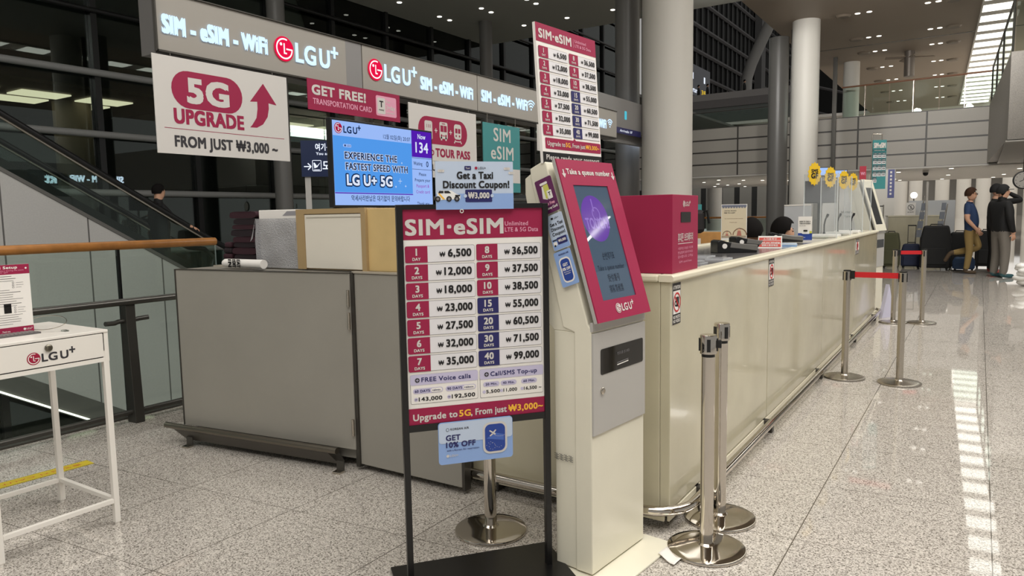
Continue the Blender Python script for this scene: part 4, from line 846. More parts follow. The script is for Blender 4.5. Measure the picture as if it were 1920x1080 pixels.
# escalator
es = thing('escalator', 'escalator with black handrails and pale side cladding rising to upper left', 'escalator', (-11.85, 0, 0))
T = math.tan(R(30.7)); ztop = lambda y: 2.136 + (4.774 - y) * T; zbot = lambda y: -1.056 - (y - 4.526) * T
q = MB(); q.prism([(-6, ztop(-6)), (8.35, ztop(8.35)), (9.2, -.02), (9.2, zbot(9.2)), (-6, zbot(-6))], -.06, 0, CLAD, 'x'); q.build('cladding', es)
q = MB(); q.prism([(-6, zbot(-6) + .36), (9.2, zbot(9.2) + .36), (9.2, zbot(9.2) + .02), (-6, zbot(-6) + .02)], .0, .01, mat('shadow_gap', (92, 90, 86), .5), 'x'); q.build('recess_shade', es)  # recessed band as a flat strip, its shade put into the dark colour
q = MB(); q.tube([(.03, -6, zbot(-6)), (.03, 5.72, zbot(5.72))], .014, glow('led_strip', (255, 250, 235), 2.5), 8); q.tube([(.03, 5.98, zbot(5.98)), (.03, 6.1, zbot(6.1))], .014, MATS['led_strip'], 8); q.build('led_strip', es)
q = MB(); q.prism([(-6, ztop(-6) + .06), (8.35, ztop(8.35) + .06), (8.35, ztop(8.35)), (-6, ztop(-6))], -.5, .02, mat('deck_metal', (120, 118, 114), .3, .7), 'x'); q.build('deck', es)
for xx in (-.18, -1.42):
    q = MB(); q.prism([(-6, ztop(-6) + .86), (8.3, ztop(8.3) + .86), (8.6, .7), (8.35, ztop(8.35) + .05), (-6, ztop(-6) + .05)], xx - .006, xx + .006, RGLASS, 'x'); q.build('balustrade_glass', es)
    q = MB(); P = [(xx, -6, ztop(-6) + .93), (xx, 8.2, ztop(8.2) + .93), (xx, 8.55, .85), (xx, 8.9, .8), (xx, 9.1, .62), (xx, 9.05, .4), (xx, 8.8, .3)]
    q.tube(P, .05, BLK, 10); q.build('handrail', es, smooth=60)
    q = MB(); q.tube([(xx + .02, -6, ztop(-6) + .86), (xx + .02, 8.3, ztop(8.3) + .86)], .02, BRUSH, 8); q.build('rail_profile', es)
q = MB(); q.prism([(-6, ztop(-6) + .30), (8.3, ztop(8.3) + .30), (8.35, ztop(8.35) + .04), (-6, ztop(-6) + .04)], -.34, -.30, BLKM, 'x'); q.prism([(-6, ztop(-6) + .30), (8.3, ztop(8.3) + .30), (8.35, ztop(8.35) + .04), (-6, ztop(-6) + .04)], -1.36, -1.32, BLKM, 'x'); q.build('inner_skirt', es)
for k in range(34):
    y = 8.3 - k * .38; z = ztop(y) - .12
    if y < -4: break
    q = MB(); q.box(-1.31, -.35, y - .40, y, z - .35, z, mat('step_metal', (56, 56, 56), .4, .7)); q.build('step', es)
q = MB(); q.prism([(-6, ztop(-6) + .02), (8.6, ztop(8.6) + .02), (9.2, -.02), (9.2, zbot(9.2)), (-6, zbot(-6))], -1.64, -1.58, CLAD, 'x'); q.build('far_cladding', es)
eb = thing('green_cabinet', 'pale green glazed cabinet at the foot of the escalator', 'cabinet', (-11.2, 8.9, 0))
q = MB(); q.box(-.5, .9, 0, .6, 0, .78, mat('green_glaze', (120, 150, 138), .2)); q.box(-.52, .92, -.02, .62, .78, .82, DGREY); q.build('body', eb, bevel=.01)
# navy wayfinding sign by the facade
nv = thing('wayfinding_sign', 'navy airport wayfinding sign with white Korean text and arrow', 'sign', (-8.0, 6.95, 0), R(48))
q = MB(); q.box(0, 1.6, 0, .1, 1.96, 2.46, mat('navy_board', (14, 32, 70), .35)); NW = glow('sign_glow', (235, 242, 255), 1.1)
q.eps = .003; q.text('여기는 1층', .20, 2.33, .075, NW, .36, .03); q.text('You are in 1F', .205, 2.262, .036, NW, .34, .03); q.text('도착', .29, 2.06, .10, NW, .22, .03); q.text('Arrivals', .55, 2.07, .08, NW, .4, .03)
q.line([(.035, 2.10), (.13, 2.10)], .014, NW); q.line([(.088, 2.145), (.132, 2.10), (.088, 2.055)], .014, NW); q.frame(.148, 2.035, .125, .155, .015, .008, NW); q.flat([(.165, 2.15), (.18, 2.155), (.21, 2.11), (.25, 2.14), (.256, 2.155), (.215, 2.09), (.175, 2.075)], NW, 2); q.rect(.168, 2.05, .08, .009, NW, 2); q.build('board', nv)
q = MB(); q.box(.04, .12, .03, .07, 0, 1.96, KGR); q.build('post', nv)
pk = thing('parking_sign', 'small navy and white letter P sign beside the teal hanging sign', 'sign', (-8.6, 11.95, 1.72), R(70))
q = MB(); q.box(0, .75, 0, .08, 0, .5, MATS['navy_board']); q.eps = .003; q.rrect(.06, .06, .38, .38, .05, NW); q.rrect(.10, .10, .30, .30, .04, MATS['navy_board'], 2); q.text('P', .25, .14, .22, NW, None, .05, 3, 'c'); q.build('board', pk)
q = MB(); q.box(.3, .36, .02, .06, -1.72, 0, KGR); q.build('post', pk)

# ================================================================== things on the counter
CT = 1.1
def scanner(x, y, rz, label):
    s = thing('passport_scanner', label, 'scanner', (x, y, CT), rz)
    q = MB(); q.prism([(0, 0), (.26, 0), (.26, .035), (.17, .04), (.02, .085), (0, .075)], -.065, .065, BLK, 'y'); q.build('body', s, bevel=.004)
    q = MB(); q.prism([(.08, .034), (.262, .012), (.264, .05), (.17, .056), (.09, .07)], -.068, .068, mat('scanner_grey', (128, 126, 122), .3, .5), 'y'); q.build('cover', s, bevel=.004)
    q = MB(); q.lathe([(.016, 0), (.016, .003)], PAPER, n=20); o = q.build('round_label', s); o.location = (.045, -.0655, .045); o.rotation_euler = (R(90), 0, 0)
    q = MB(); q.box(.2, .264, -.05, .05, .004, .03, BLK); q.build('window', s); return s
scanner(-1.43, 4.60, R(38), 'nearest of the three black and grey passport scanners on the counter')
scanner(-1.50, 5.25, R(38), 'middle passport scanner, just behind the nearest one on the counter')
scanner(-1.50, 6.35, R(20), 'farthest passport scanner in front of the seated staff member on the right')
random.seed(11)
for k in range(5):
    x, y = (-1.16, -1.22, -1.3, -1.2, -1.34)[k], (3.45, 3.6, 3.8, 3.95, 4.1)[k]
    q = MB(); q.box(-.05, .05, -.08, .08, .0 , .003 + .002 * k, mat('clear_bag', (196, 198, 200), .15)); q.box(-.04, .045, -.06, .05, .003 + .002 * k, .006 + .002 * k, mat('sim_sheet', (150, 150, 152), .2))
    tag(q.build('plastic_pouch', loc=(x, y, CT), rotz=random.uniform(-.6, .6)), 'clear plastic pouch lying loose on the dark counter top behind the magenta box', 'pouch', 'clear pouches on the counter')
q = MB(); q.tube([(-1.48, 3.72, CT + .012), (-1.36, 3.9, CT + .012)], .007, BLK, 8); tag(q.build('pen', smooth=60), 'black pen lying on the dark counter top near the pouches', 'pen')
ps = thing('menu_stand', 'beige acrylic poster stand with drawn figures at the back of the counter', 'sign', (-1.85, 6.14, 1.121), R(6))
BGE = mat('beige_print', (222, 208, 178), .5); BRN = mat('brown_print', (134, 98, 74), .5)
q = MB(); q.box(0, .212, 0, .004, .0, .305, PAPER); q.rect(.005, .03, .202, .27, BGE); q.rect(.005, .283, .202, .017, mat('slate_print', (130, 134, 150), .5), 2)
for k in range(9): q.disc(.018 + k * .022, .281, .009, MATS['slate_print'], 2)
q.text('LIMITED PROMO', .025, .246, .008, DTXT, .1, .03, 2); q.text('FREE TO A GIFT', .025, .228, .009, DTXT, .09, .04, 2); q.text('for customers at this counter', .03, .182, .006, BRN, .15, .02, 2); q.text('Thank you', .1, .15, .006, BRN, .06, .02, 2, 'c')
q.arc(.155, .045, .055, .008, 0, 180, BRN, 2); q.arc(.05, .045, .034, .006, 0, 180, BRN, 2); q.rect(.005, .022, .202, .018, mat('tan_print', (176, 158, 136), .5), 3)
for cx, s in ((.15, 1.0), (.05, .7)): q.disc(cx, .088 * s + .02 * (1 - s), .012 * s, mat('peach_print', (226, 180, 150), .5), 4); q.disc(cx, .094 * s + .02 * (1 - s), .011 * s, DTXT, 3); q.flat([(cx - .02 * s, .04), (cx + .02 * s, .04), (cx + .012 * s, .08 * s), (cx - .012 * s, .08 * s)], mat('rose_print', (190, 120, 104), .5), 4)
q.build('poster', ps); q = MB(); q.box(-.008, .22, -.05, .05, -.02, .003, ACR); q.build('holder', ps)
rs = thing('notice_tent', 'small red and white notice tent standing on the counter', 'sign', (-1.33, 5.30, CT), R(8))
q = MB(); q.prism([(0, 0), (.03, .085), (.06, 0)], 0, .16, PAPER, 'x'); q.X = Matrix.Rotation(R(-19.4), 4, 'X'); REDP = mat('red_print', (206, 64, 48), .45); q.eps = .001
q.rect(.006, .008, .148, .07, REDP); [q.rect(.006, z, .148, .003, PAPER, 2) for z in (.03, .055)]; q.text('소지품확인', .08, .062, .01, PAPER, .09, .02, 2, 'c'); q.text('Check your belongings', .08, .037, .011, PAPER, .135, .03, 2, 'c'); q.text('请确认随身物品', .08, .014, .01, PAPER, .11, .02, 2, 'c'); q.build('card', rs)
bp = thing('leaflet_pack', 'pale blue stack of leaflets under the red notice tent', 'leaflets', (-1.27, 5.45, CT), R(10))
q = MB(); [q.box(0 + .004 * (k % 2), .17 + .004 * (k % 2), -.09, .13, .009 * k, .009 * k + .008, mat('blue_leaflet', (120, 160, 210), .3) if k % 2 else mat('pale_leaflet', (190, 205, 222), .3)) for k in range(3)]; q.build('stack', bp)
tx = thing('taxi_sign', 'white and blue taxi information sign standing on the counter', 'sign', (-1.365, 6.84, CT), R(6))
q = MB(); q.prism([(0, 0), (.003, 0), (-.01 + .003, .21), (-.01, .21)], 0, .115, PAPER, 'x'); q.eps = .006; q.text('HOW TO TAKE A', .012, .16, .011, INK, .09, .04); q.text('TAXI IN KOREA', .012, .142, .011, INK, .09, .04); q.text('Fast & safe', .012, .125, .006, DTXT, .05, .02); q.rect(0, 0, .118, .062, DBL); q.rrect(.03, .055, .07, .028, .012, CAR, 2); q.rrect(.045, .075, .035, .016, .007, INK, 3); q.rect(.095, .06, .02, .02, mat('lime_car', (200, 200, 60), .4), 2); q.text('taxi guide', .012, .02, .008, PAPER, .05, .02, 3)
q.build('panel', tx)
for k, (x, y, lab) in enumerate(((-1.265, 7.54, 'black gooseneck microphone nearest along the counter'), (-1.275, 8.38, 'second black gooseneck microphone along the counter'), (-1.20, 8.80, 'third black microphone toward the far counter end'))):
    m = thing('counter_microphone', lab, 'microphone', (x, y, CT))
    q = MB(); q.lathe([(.045, 0), (.045, .012), (.015, .03), (.01, .05)], BLK, n=20); q.build('base', m, smooth=40)
    q = MB(); q.tube([(0, 0, .04), (.0, .0, .12), (.008, .004, .17), (.02, .01, .2)], .007, BLK, 8); q.build('gooseneck', m, smooth=60)
    q = MB(); q.tube([(.02, .01, .195), (.03, .016, .225)], .012, BLK, 10); q.build('head', m, smooth=60)
TRAY = mat('white_plastic', (232, 230, 224), .3)
for k, (y, lab) in enumerate(((7.45, 'white plastic tray beside the nearest microphone'), (8.2, 'white plastic tray beside the second microphone'), (8.85, 'white plastic tray close to the far counter end'))):
    t = thing('document_tray', lab, 'tray', (-1.23, y, CT)); q = MB(); q.box(-.14, .12, -.1, .1, 0, .035, TRAY); q.build('tray', t, bevel=.012)
for k, (y, lab) in enumerate(((7.2, 'nearest'), (8.05, 'second'), (8.93, 'third'), (9.62, 'farthest'))):
    p = thing('acrylic_screen', lab + ' of the clear acrylic screens standing on the counter', 'screen', (-1.38, y, CT), R(0))
    q = MB(); q.box(-.01, .28, -.003, .003, .02, .60, mat('screen_acrylic', (205, 212, 214), .06, alpha=.13)); q.build('sheet', p); q = MB(); q.box(-.014, -.006, -.006, .006, 0, .60, mat('acrylic_edge', (226, 230, 230), .2, alpha=.7)); q.box(.276, .284, -.006, .006, 0, .6, MATS['acrylic_edge']); q.box(.05, .2, -.06, .06, 0, .02, ACR); q.build('edge_strip', p)
    st = thing('starburst_tag', 'yellow starburst tag fixed on top of the ' + lab + ' acrylic screen', 'tag', (-1.30, y - .012, CT + .60), R(48))
    q = MB(); P = [((.075 if i % 2 else .062) * math.cos(i * math.pi / 14), (.11 if i % 2 else .095) * math.sin(i * math.pi / 14)) for i in range(28)]
    q.prism(P, 0, .003, mat('starburst_yellow', (226, 186, 40), .45), 'y'); q.eps = .001; q.text('SMS', 0, .012, .03, INK, .07, .06, 1, 'c'); q.text('GF', 0, -.04, .045, INK, .07, .07, 1, 'c'); q.build('card', st)
SK = thing('back_partition', 'white half height office partition behind the counter staff', 'partition', (-1.96, 9.0, 0), R(3))
q = MB(); q.box(0, .30, 0, .03, 0.0, 1.43, mat('partition_grey', (190, 192, 194), .5)); q.box(.0, .30, -.004, .034, 1.42, 1.435, WMET); q.build('panel', SK, bevel=.003)
wb = thing('leaning_board', 'white information board with slanted edge behind the acrylic screens', 'board', (-1.93, 10.98, 0), R(12))
q = MB(); q.prism([(.12, 1.78), (.42, 1.83), (.50, 1.1), (.50, 0), (0, 0), (.0, 1.1)], 0, .03, mat('board_white', (226, 224, 220), .5), 'y'); q.eps = .003; q.text('Information Center', .30, 1.32, .03, DTXT, .28, .03); q.text('Korea Guide', .34, 1.26, .03, DTXT, .22, .03); q.build('panel', wb)
tv = thing('small_monitor', 'dark monitor seen through the acrylic screens behind the counter', 'monitor', (-1.80, 9.35, 0), R(20))
q = MB(); q.box(0, .36, 0, .03, 1.45, 1.72, BLK); q.eps = .002; q.rect(.01, 1.46, .34, .25, mat('dim_screen', (70, 68, 72), .2)); q.build('screen', tv); q = MB(); q.box(.16, .2, .03, .06, 0, 1.6, BLKM); q.build('post', tv)
for k, (x, y, lab) in enumerate(((-1.80, 9.9, 'left'), (-1.73, 10.75, 'right'))):
    t = thing('lit_screen', lab + ' of two pale blue lit screens above the far acrylic screens', 'screen', (x, y, 0), R(25)); q = MB(); q.box(0, .21, 0, .03, 1.80, 1.91, BLK); q.eps = .002; q.rect(.008, 1.808, .194, .094, glow('pale_screen', (170, 200, 250), 1.0)); q.build('screen', t); q = MB(); q.box(.09, .12, .03, .05, 0, 1.85, BRUSH); q.build('post', t)
# shelf with backpack behind the counter
sh = thing('oak_shelf_unit', 'oak shelf unit with a white drawer front behind the counter', 'shelf', (-2.75, 7.0, 0), R(60))
OAK = mat('oak_veneer', (186, 136, 78), .45, noise=(9, .12))
q = MB(); q.box(0, .9, 0, .4, 0, 1.15, OAK); q.build('carcass', sh, bevel=.003); q = MB(); q.box(.12, .55, -.012, 0, .9, 1.09, WMET); q.build('drawer_front', sh)
tp = thing('teal_backboard', 'teal backboard standing behind the black backpack', 'panel', (-2.78, 7.45, 1.151), R(60)); q = MB(); q.box(-.1, .42, 0, .02, 0, .30, TEAL); q.build('panel', tp)
bk = thing('backpack', 'black backpack sitting on the oak shelf behind the magenta box', 'bag', (-2.52, 7.20, 1.15), R(45)); BAGM = mat('black_nylon', (32, 28, 28), .75)
q = MB(); q.box(-.15, .17, -.08, .1, 0, .24, BAGM); q.build('body', bk, bevel=.04); q = MB(); q.tube([(-.08, 0, .2), (-.06, 0, .30), (.02, 0, .32), (.07, 0, .22)], .012, BLK, 8); q.tube([(.12, -.05, .2), (.18, -.08, .23), (.2, -.09, .1)], .014, BLK, 8); q.build('strap', bk, smooth=60); q = MB(); q.box(-.02, .03, -.09, -.075, .05, .065, PAPER); q.build('tag_label', bk)

# ================================================================== second booth's signs
s2 = thing('teal_price_sign', 'tall teal SIM price sign hanging from a steel pole past the white kiosk', 'sign', (-1.256, 11.0, 1.64), R(24))
q = MB(); q.box(0, .175, 0, .006, 0, .66, TEAL); q.eps = .002; q.text('SIM·eSIM', .014, .555, .065, BRDW, .145, .05); q.rect(.0, .505, .175, .035, mat('teal_dark', (40, 100, 104), .45)); q.text('Unlimited data', .02, .515, .014, BRDW, .13, .02, 2)
for r in range(5):
    for c in range(3 if r < 4 else 1): x, z = .008 + c * .055, .42 - r * .083; q.rect(x, z, .05, .074, CELL, 1); q.rect(x, z + .04, .05, .034, mat('teal_deep', (36, 80, 88), .45), 2); q.text(str(r * 3 + c + 1) + ' DAYS', x + .025, z + .05, .012, BRDW, .036, .03, 3, 'c'); q.text(('11,000', '19,000', '29,000')[c], x + .025, z + .014, .014, INK, .036, .04, 3, 'c')
q.rect(.06, .012, .105, .06, SKYC, 1) if False else None
q.build('board', s2)
q = MB(); q.tube([(-.008, .01, -1.62), (-.008, .01, .73), (.0, .01, .745), (.12, .01, .735), (.12, .01, .66)], .008, BRUSH, 8); q.build('pole', s2, smooth=60)
q = MB(); q.lathe([(.15, -1.62), (.15, -1.60), (.02, -1.595)], BRUSH, n=28); q.build('base', s2, smooth=40)
rb = thing('red_banner', 'narrow red banner with white lettering left of the teal price sign', 'banner', (-1.392, 10.86, 1.53), R(24)); q = MB(); q.box(0, .085, 0, .005, 0, .42, mat('red_banner', (176, 52, 70), .5)); q.eps = .002
for t, z in (('Wi', .3), ('SIM', .2), ('5G', .1)): q.text(t, .042, z, .04, PINKP, .055, .05, 1, 'c')
q.build('board', rb); q = MB(); q.box(.035, .05, .005, .02, -1.52, .4, BRUSH); q.build('post', rb)
lb = thing('leaflet_bundle', 'printed lilac leaflet stand leaning by the far white kiosk foot', 'leaflets', (-.98, 10.05, 0), R(60)); q = MB(); q.prism([(0, 0), (.12, .42), (.24, 0)], 0, .05, mat('lilac_paper', (206, 204, 224), .6), 'y'); q.build('stack', lb)

# ================================================================== people
def body(pts, edges, name, parent, rules, sub=2):
    """one continuous skinned body: pts = {key: (x, y, z, r)}; rules pick a material per polygon from the nearest bone"""
    keys = list(pts); me = bpy.data.meshes.new('sk'); me.from_pydata([pts[k][:3] for k in keys], [(keys.index(a), keys.index(c)) for a, c, *_ in edges], [])
    o = bpy.data.objects.new('sk', me); col.objects.link(o); sk = o.modifiers.new('s', 'SKIN'); sk.use_smooth_shade = True
    for i, k in enumerate(keys): r = pts[k][3]; me.skin_vertices[0].data[i].radius = r if isinstance(r, tuple) else (r, r)
    me.skin_vertices[0].data[0].use_root = True
    ss = o.modifiers.new('d', 'SUBSURF'); ss.levels = sub; ss.render_levels = sub
    dg = bpy.context.evaluated_depsgraph_get(); nm = bpy.data.meshes.new_from_object(o.evaluated_get(dg)); bpy.data.objects.remove(o); bpy.data.meshes.remove(me)
    nm.name = name; ms = []
    rad = lambda k: (sum(pts[k][3]) / 2 if isinstance(pts[k][3], tuple) else pts[k][3])
    segs = [(Vector(pts[a][:3]), Vector(pts[c][:3]), m, rad(a), rad(c)) for a, c, m in edges]
    def near(c, s):
        t = max(0, min(1, (c - s[0]).dot(s[1] - s[0]) / max(1e-9, (s[1] - s[0]).length_squared)))
        return (c - (s[0] + (s[1] - s[0]) * t)).length / (s[3] + (s[4] - s[3]) * t)
    for _, _, m, *_r in segs:
        if m not in ms: ms.append(m)
    nm.materials.clear(); [nm.materials.append(m) for m in ms]
    for p in nm.polygons:
        c = p.center; best = min(segs, key=lambda s: near(c, s))
        p.material_index = ms.index(best[2]); p.use_smooth = True
    ob = bpy.data.objects.new(name, nm); col.objects.link(ob); ob.parent = parent; return ob
def head_parts(T, hx, hy, hz, ang, hair, cap=None, glasses=False, s=1.0):
    """hair or cap shell, ears, eyes, nose bridge around a head centre; ang = facing direction"""
    Mx = Matrix.Translation((hx, hy, hz)) @ Matrix.Rotation(ang, 4, 'Z') @ Matrix.Scale(s, 4)
    q = MB(); q.X = Mx
    vs = []; fs = []; n = 24; k = 12
    for j in range(k + 1):
        a = (math.pi * .62) * j / k
        for i in range(n):
            t = 2 * math.pi * i / n; fr = math.cos(t)
            amax = math.pi * ((.34 if hair else .36) if fr > .55 else .50 if fr > .1 else .62); aa = min(a, amax)
            vs.append((-.012 + .119 * math.sin(aa) * fr, .104 * math.sin(aa) * math.sin(t), .018 + .138 * math.cos(aa)))
    for j in range(k):
        for i in range(n): fs.append((j * n + i, (j + 1) * n + i, (j + 1) * n + (i + 1) % n, j * n + (i + 1) % n))
    q.add(vs, fs, cap or hair); q.build('cap' if cap else 'hair', T, smooth=80)
    if cap:
        q = MB(); q.X = Mx; q.prism([(.07, -.07), (.12, -.055), (.165, -.02), (.165, .02), (.12, .055), (.07, .07)], .045, .055, cap); q.build('cap_peak', T, bevel=.003)
    if glasses:
        q = MB(); q.X = Mx
        for sy in (-1, 1): q.tube([(.101 + .004 * math.cos(a), sy * .034 + .021 * math.cos(a), .008 + .017 * math.sin(a)) for a in [i * math.pi / 6 for i in range(13)]], .0022, BLK, 6); q.tube([(.1, sy * .054, .012), (-.01, sy * .083, .012)], .002, BLK, 6)
        q.build('glasses', T)
def head_pts(hx, hy, hz, ang, m, s=1.0):
    c, sn = math.cos(ang), math.sin(ang); f = lambda a, b, z, r: (hx + s * (a * c - b * sn), hy + s * (a * sn + b * c), hz + s * z, r * s if not isinstance(r, tuple) else tuple(v * s for v in r))
    return {'skull': f(-.012, 0, .055, (.078, .088)), 'face': f(.012, 0, -.01, (.072, .08)), 'jaw': f(.035, 0, -.085, (.048, .05)), 'nose': f(.098, 0, -.022, .012), 'chin': f(.06, 0, -.108, .022), 'ear_l': f(-.0, .083, -.012, .012), 'ear_r': f(-.0, -.083, -.012, .012)}, \
        [('neck', 'face', m), ('face', 'skull', m), ('face', 'jaw', m), ('face', 'nose', m), ('jaw', 'chin', m), ('face', 'ear_l', m), ('face', 'ear_r', m)]
def eyes(T, hx, hy, hz, ang, s=1.0):
    q = MB(); q.X = Matrix.Translation((hx, hy, hz)) @ Matrix.Rotation(ang, 4, 'Z') @ Matrix.Scale(s, 4)
    for sy in (-1, 1): q.ball((.079, sy * .032, .008), (.009, .012, .006), INK, 8, 6); q.tube([(.083, sy * .018, .03), (.076, sy * .05, .03)], .004, HAIR, 6)
    q.ball((.082, 0, -.065), (.006, .022, .005), mat('lips', (164, 92, 84), .5), 8, 6); q.build('face_features', T)
def hand(T, p, d, side, skin, parent_name='hand', s=1.0):
    """palm and five separate curled fingers grown as one skinned hand; p wrist, d direction, side = palm side vector"""
    p = Vector(p); d = Vector(d).normalized(); w = d.cross(Vector(side)).normalized(); sd = w.cross(d).normalized(); pts = {}; ed = []
    def P(k, a, b, c, r): v = p + (d * a + w * b + sd * c) * s; pts[k] = (v.x, v.y, v.z, r * s)
    P('wrist', 0, 0, 0, .026); P('palm', .05, 0, 0, .03); ed.append(('wrist', 'palm', skin))
    for i, (b, l) in enumerate(((-.03, .07), (-.01, .08), (.01, .075), (.03, .06))):
        P('k%d' % i, .085, b, 0, .0105); P('m%d' % i, .085 + l * .5, b * 1.1, .012, .009); P('t%d' % i, .085 + l * .85, b * 1.1, .035, .0075); ed += [('palm', 'k%d' % i, skin), ('k%d' % i, 'm%d' % i, skin), ('m%d' % i, 't%d' % i, skin)]
    P('th0', .035, -.042, .01, .0115); P('th1', .07, -.058, .03, .009); ed += [('palm', 'th0', skin), ('th0', 'th1', skin)]
    return body(pts, ed, 'hand', T, None, 1)
def person(label, loc, rz, J, E, head, hair, cap=None, glasses=False, skin=SKIN, hands=(), hem=None):
    T = thing('person', label, 'person', loc, rz); hp, he = head_pts(*head, skin); J = dict(J); J.update(hp)
    bo = body(J, E + he, 'body', T, None, 3 if hem else 2)
    if hem:                                            # a clean hem line where the top ends and the trousers begin
        names = [m.name for m in bo.data.materials]; it, ib = names.index(hem[1].name), names.index(hem[2].name)
        for p in bo.data.polygons:
            c = p.center
            if p.material_index in (it, ib) and math.hypot(c.x, c.y) < hem[3] and abs(c.z - hem[0]) < .22: p.material_index = it if c.z > hem[0] else ib
    head_parts(T, *head, hair, cap, glasses); eyes(T, *head)
    for h in hands: hand(T, *h, skin)
    return T
POLO = mat('navy_polo', (34, 56, 92), .8); KHAKI = mat('khaki_trousers', (146, 122, 74), .85); SHOEB = mat('brown_shoe', (82, 66, 48), .7)
JKT = mat('black_jacket', (20, 20, 21), .8); GTR = mat('grey_trousers', (118, 112, 104), .85); SHOET = mat('teal_shoe', (52, 92, 98), .6); SHOER = mat('red_shoe', (150, 60, 54), .6); BRH = mat('brown_hair', (62, 42, 30), .85, spec=.2, bump=(160, .15))
J = {'pelvis': (0, 0, .94, (.15, .125)), 'belly': (.05, 0, 1.10, (.17, .155)), 'chest': (.01, 0, 1.30, (.155, .135)), 'collar': (-.015, 0, 1.44, (.10, .085)), 'neck': (.0, 0, 1.53, .058),
     'sh_r': (-.02, -.17, 1.41, .07), 'el0_r': (-.03, -.215, 1.24, .062), 'el_r': (-.02, -.235, 1.12, .046), 'wr_r': (.14, -.185, .93, .032), 'hd_r': (.19, -.165, .875, .04),
     'sh_l': (-.02, .17, 1.41, .07), 'el0_l': (-.03, .215, 1.24, .062), 'el_l': (-.02, .235, 1.12, .046), 'wr_l': (.14, .185, .93, .032), 'hd_l': (.19, .165, .875, .04),
     'hip_r': (.0, -.085, .86, .10), 'kn_r': (.03, -.085, .48, .073), 'an_r': (-.01, -.085, .12, .06), 'heel_r': (-.04, -.085, .045, .045), 'toe_r': (.17, -.085, .035, .036),
     'hip_l': (.03, .085, .86, .10), 'kn_l': (.19, .085, .54, .082), 'an_l': (-.24, .085, .43, .062), 'heel_l': (-.33, .085, .42, .048), 'toe_l': (-.43, .085, .23, .04)}
E = [('pelvis', 'belly', POLO), ('belly', 'chest', POLO), ('chest', 'collar', POLO), ('collar', 'neck', SKIN), ('chest', 'sh_r', POLO), ('sh_r', 'el0_r', POLO), ('el0_r', 'el_r', SKIN), ('el_r', 'wr_r', SKIN), ('wr_r', 'hd_r', SKIN), ('chest', 'sh_l', POLO), ('sh_l', 'el0_l', POLO), ('el0_l', 'el_l', SKIN), ('el_l', 'wr_l', SKIN), ('wr_l', 'hd_l', SKIN),
     ('pelvis', 'hip_r', KHAKI), ('hip_r', 'kn_r', KHAKI), ('kn_r', 'an_r', KHAKI), ('an_r', 'heel_r', SHOEB), ('heel_r', 'toe_r', SHOEB), ('pelvis', 'hip_l', KHAKI), ('hip_l', 'kn_l', KHAKI), ('kn_l', 'an_l', KHAKI), ('an_l', 'heel_l', SHOEB), ('heel_l', 'toe_l', SHOEB)]
FR = math.atan2(.545, .838)
person('person in a navy polo and khaki trousers standing on one leg, hand in pocket', (-.17, 17.7, 0), R(-4), J, E, (.015, 0, 1.635, 0), BRH, None, True, hands=(((.15, -.185, .92), (.6, .1, -.8), (0, 1, 0)),), hem=(.90, POLO, KHAKI, .26))
def standing(tr, jk, sh, wide=1.0):
    J = {'pelvis': (0, 0, .94, (.16 * wide, .14 * wide)), 'belly': (.02, 0, 1.10, (.19 * wide, .155 * wide)), 'chest': (.0, 0, 1.31, (.19 * wide, .15 * wide)), 'collar': (-.01, 0, 1.45, (.12, .10)), 'neck': (.0, 0, 1.54, .062),
         'hip_r': (.0, -.10, .86, .115), 'kn_r': (.02, -.115, .48, .09), 'an_r': (-.01, -.13, .11, .075), 'heel_r': (-.04, -.13, .045, .048), 'toe_r': (.19, -.15, .036, .04), 'hip_l': (.0, .10, .86, .115), 'kn_l': (.02, .115, .48, .09), 'an_l': (-.01, .13, .11, .075), 'heel_l': (-.04, .13, .045, .048), 'toe_l': (.19, .15, .036, .04)}
    E = [('pelvis', 'belly', jk), ('belly', 'chest', jk), ('chest', 'collar', jk), ('collar', 'neck', SKIN)]
    for s in 'rl': E += [('pelvis', 'hip_' + s, tr), ('hip_' + s, 'kn_' + s, tr), ('kn_' + s, 'an_' + s, tr), ('an_' + s, 'heel_' + s, sh), ('heel_' + s, 'toe_' + s, sh)]
    return J, E
J, E = standing(GTR, JKT, SHOET, 1.08)
for s, k in (('r', -1), ('l', 1)):
    J.update({'sh_' + s: (-.02, k * .2, 1.42, .085), 'el_' + s: (-.03, k * .27, 1.14, .072), 'wr_' + s: (.04, k * .27, .90, .045), 'hd_' + s: (.06, k * .265, .84, .036)}); E += [('chest', 'sh_' + s, JKT), ('sh_' + s, 'el_' + s, JKT), ('el_' + s, 'wr_' + s, JKT), ('wr_' + s, 'hd_' + s, SKIN)]
person('person in black cap, black jacket and grey trousers seen from behind with teal shoes', (.36, 16.9, 0), .62, J, E, (.02, 0, 1.655, -.35), None, JKT, hands=(((.05, -.268, .87), (.1, 0, -1), (0, 1, 0)),), hem=(.90, JKT, GTR, .25))
J, E = standing(JKT, JKT, SHOER)
for s, k in (('r', -1), ('l', 1)):
    if s == 'r': J.update({'sh_r': (-.02, -.2, 1.45, .075), 'el_r': (.40, -.36, 1.50, .062), 'wr_r': (.24, -.14, 1.63, .042), 'hd_r': (.17, -.09, 1.67, .034)})
    else: J.update({'sh_l': (-.02, .2, 1.42, .075), 'el_l': (-.03, .26, 1.14, .062), 'wr_l': (.06, .25, .92, .042), 'hd_l': (.08, .24, .86, .034)})
    E += [('chest', 'sh_' + s, JKT), ('sh_' + s, 'el_' + s, JKT), ('el_' + s, 'wr_' + s, JKT), ('wr_' + s, 'hd_' + s, SKIN)]
person('person in black cap raising one arm to the face, mostly hidden behind the jacketed one', (.26, 17.9, 0), .12, J, E, (.02, 0, 1.70, 0), None, JKT, hands=(((.22, -.13, 1.64), (-.7, .5, .4), (-1, 0, 0)),))
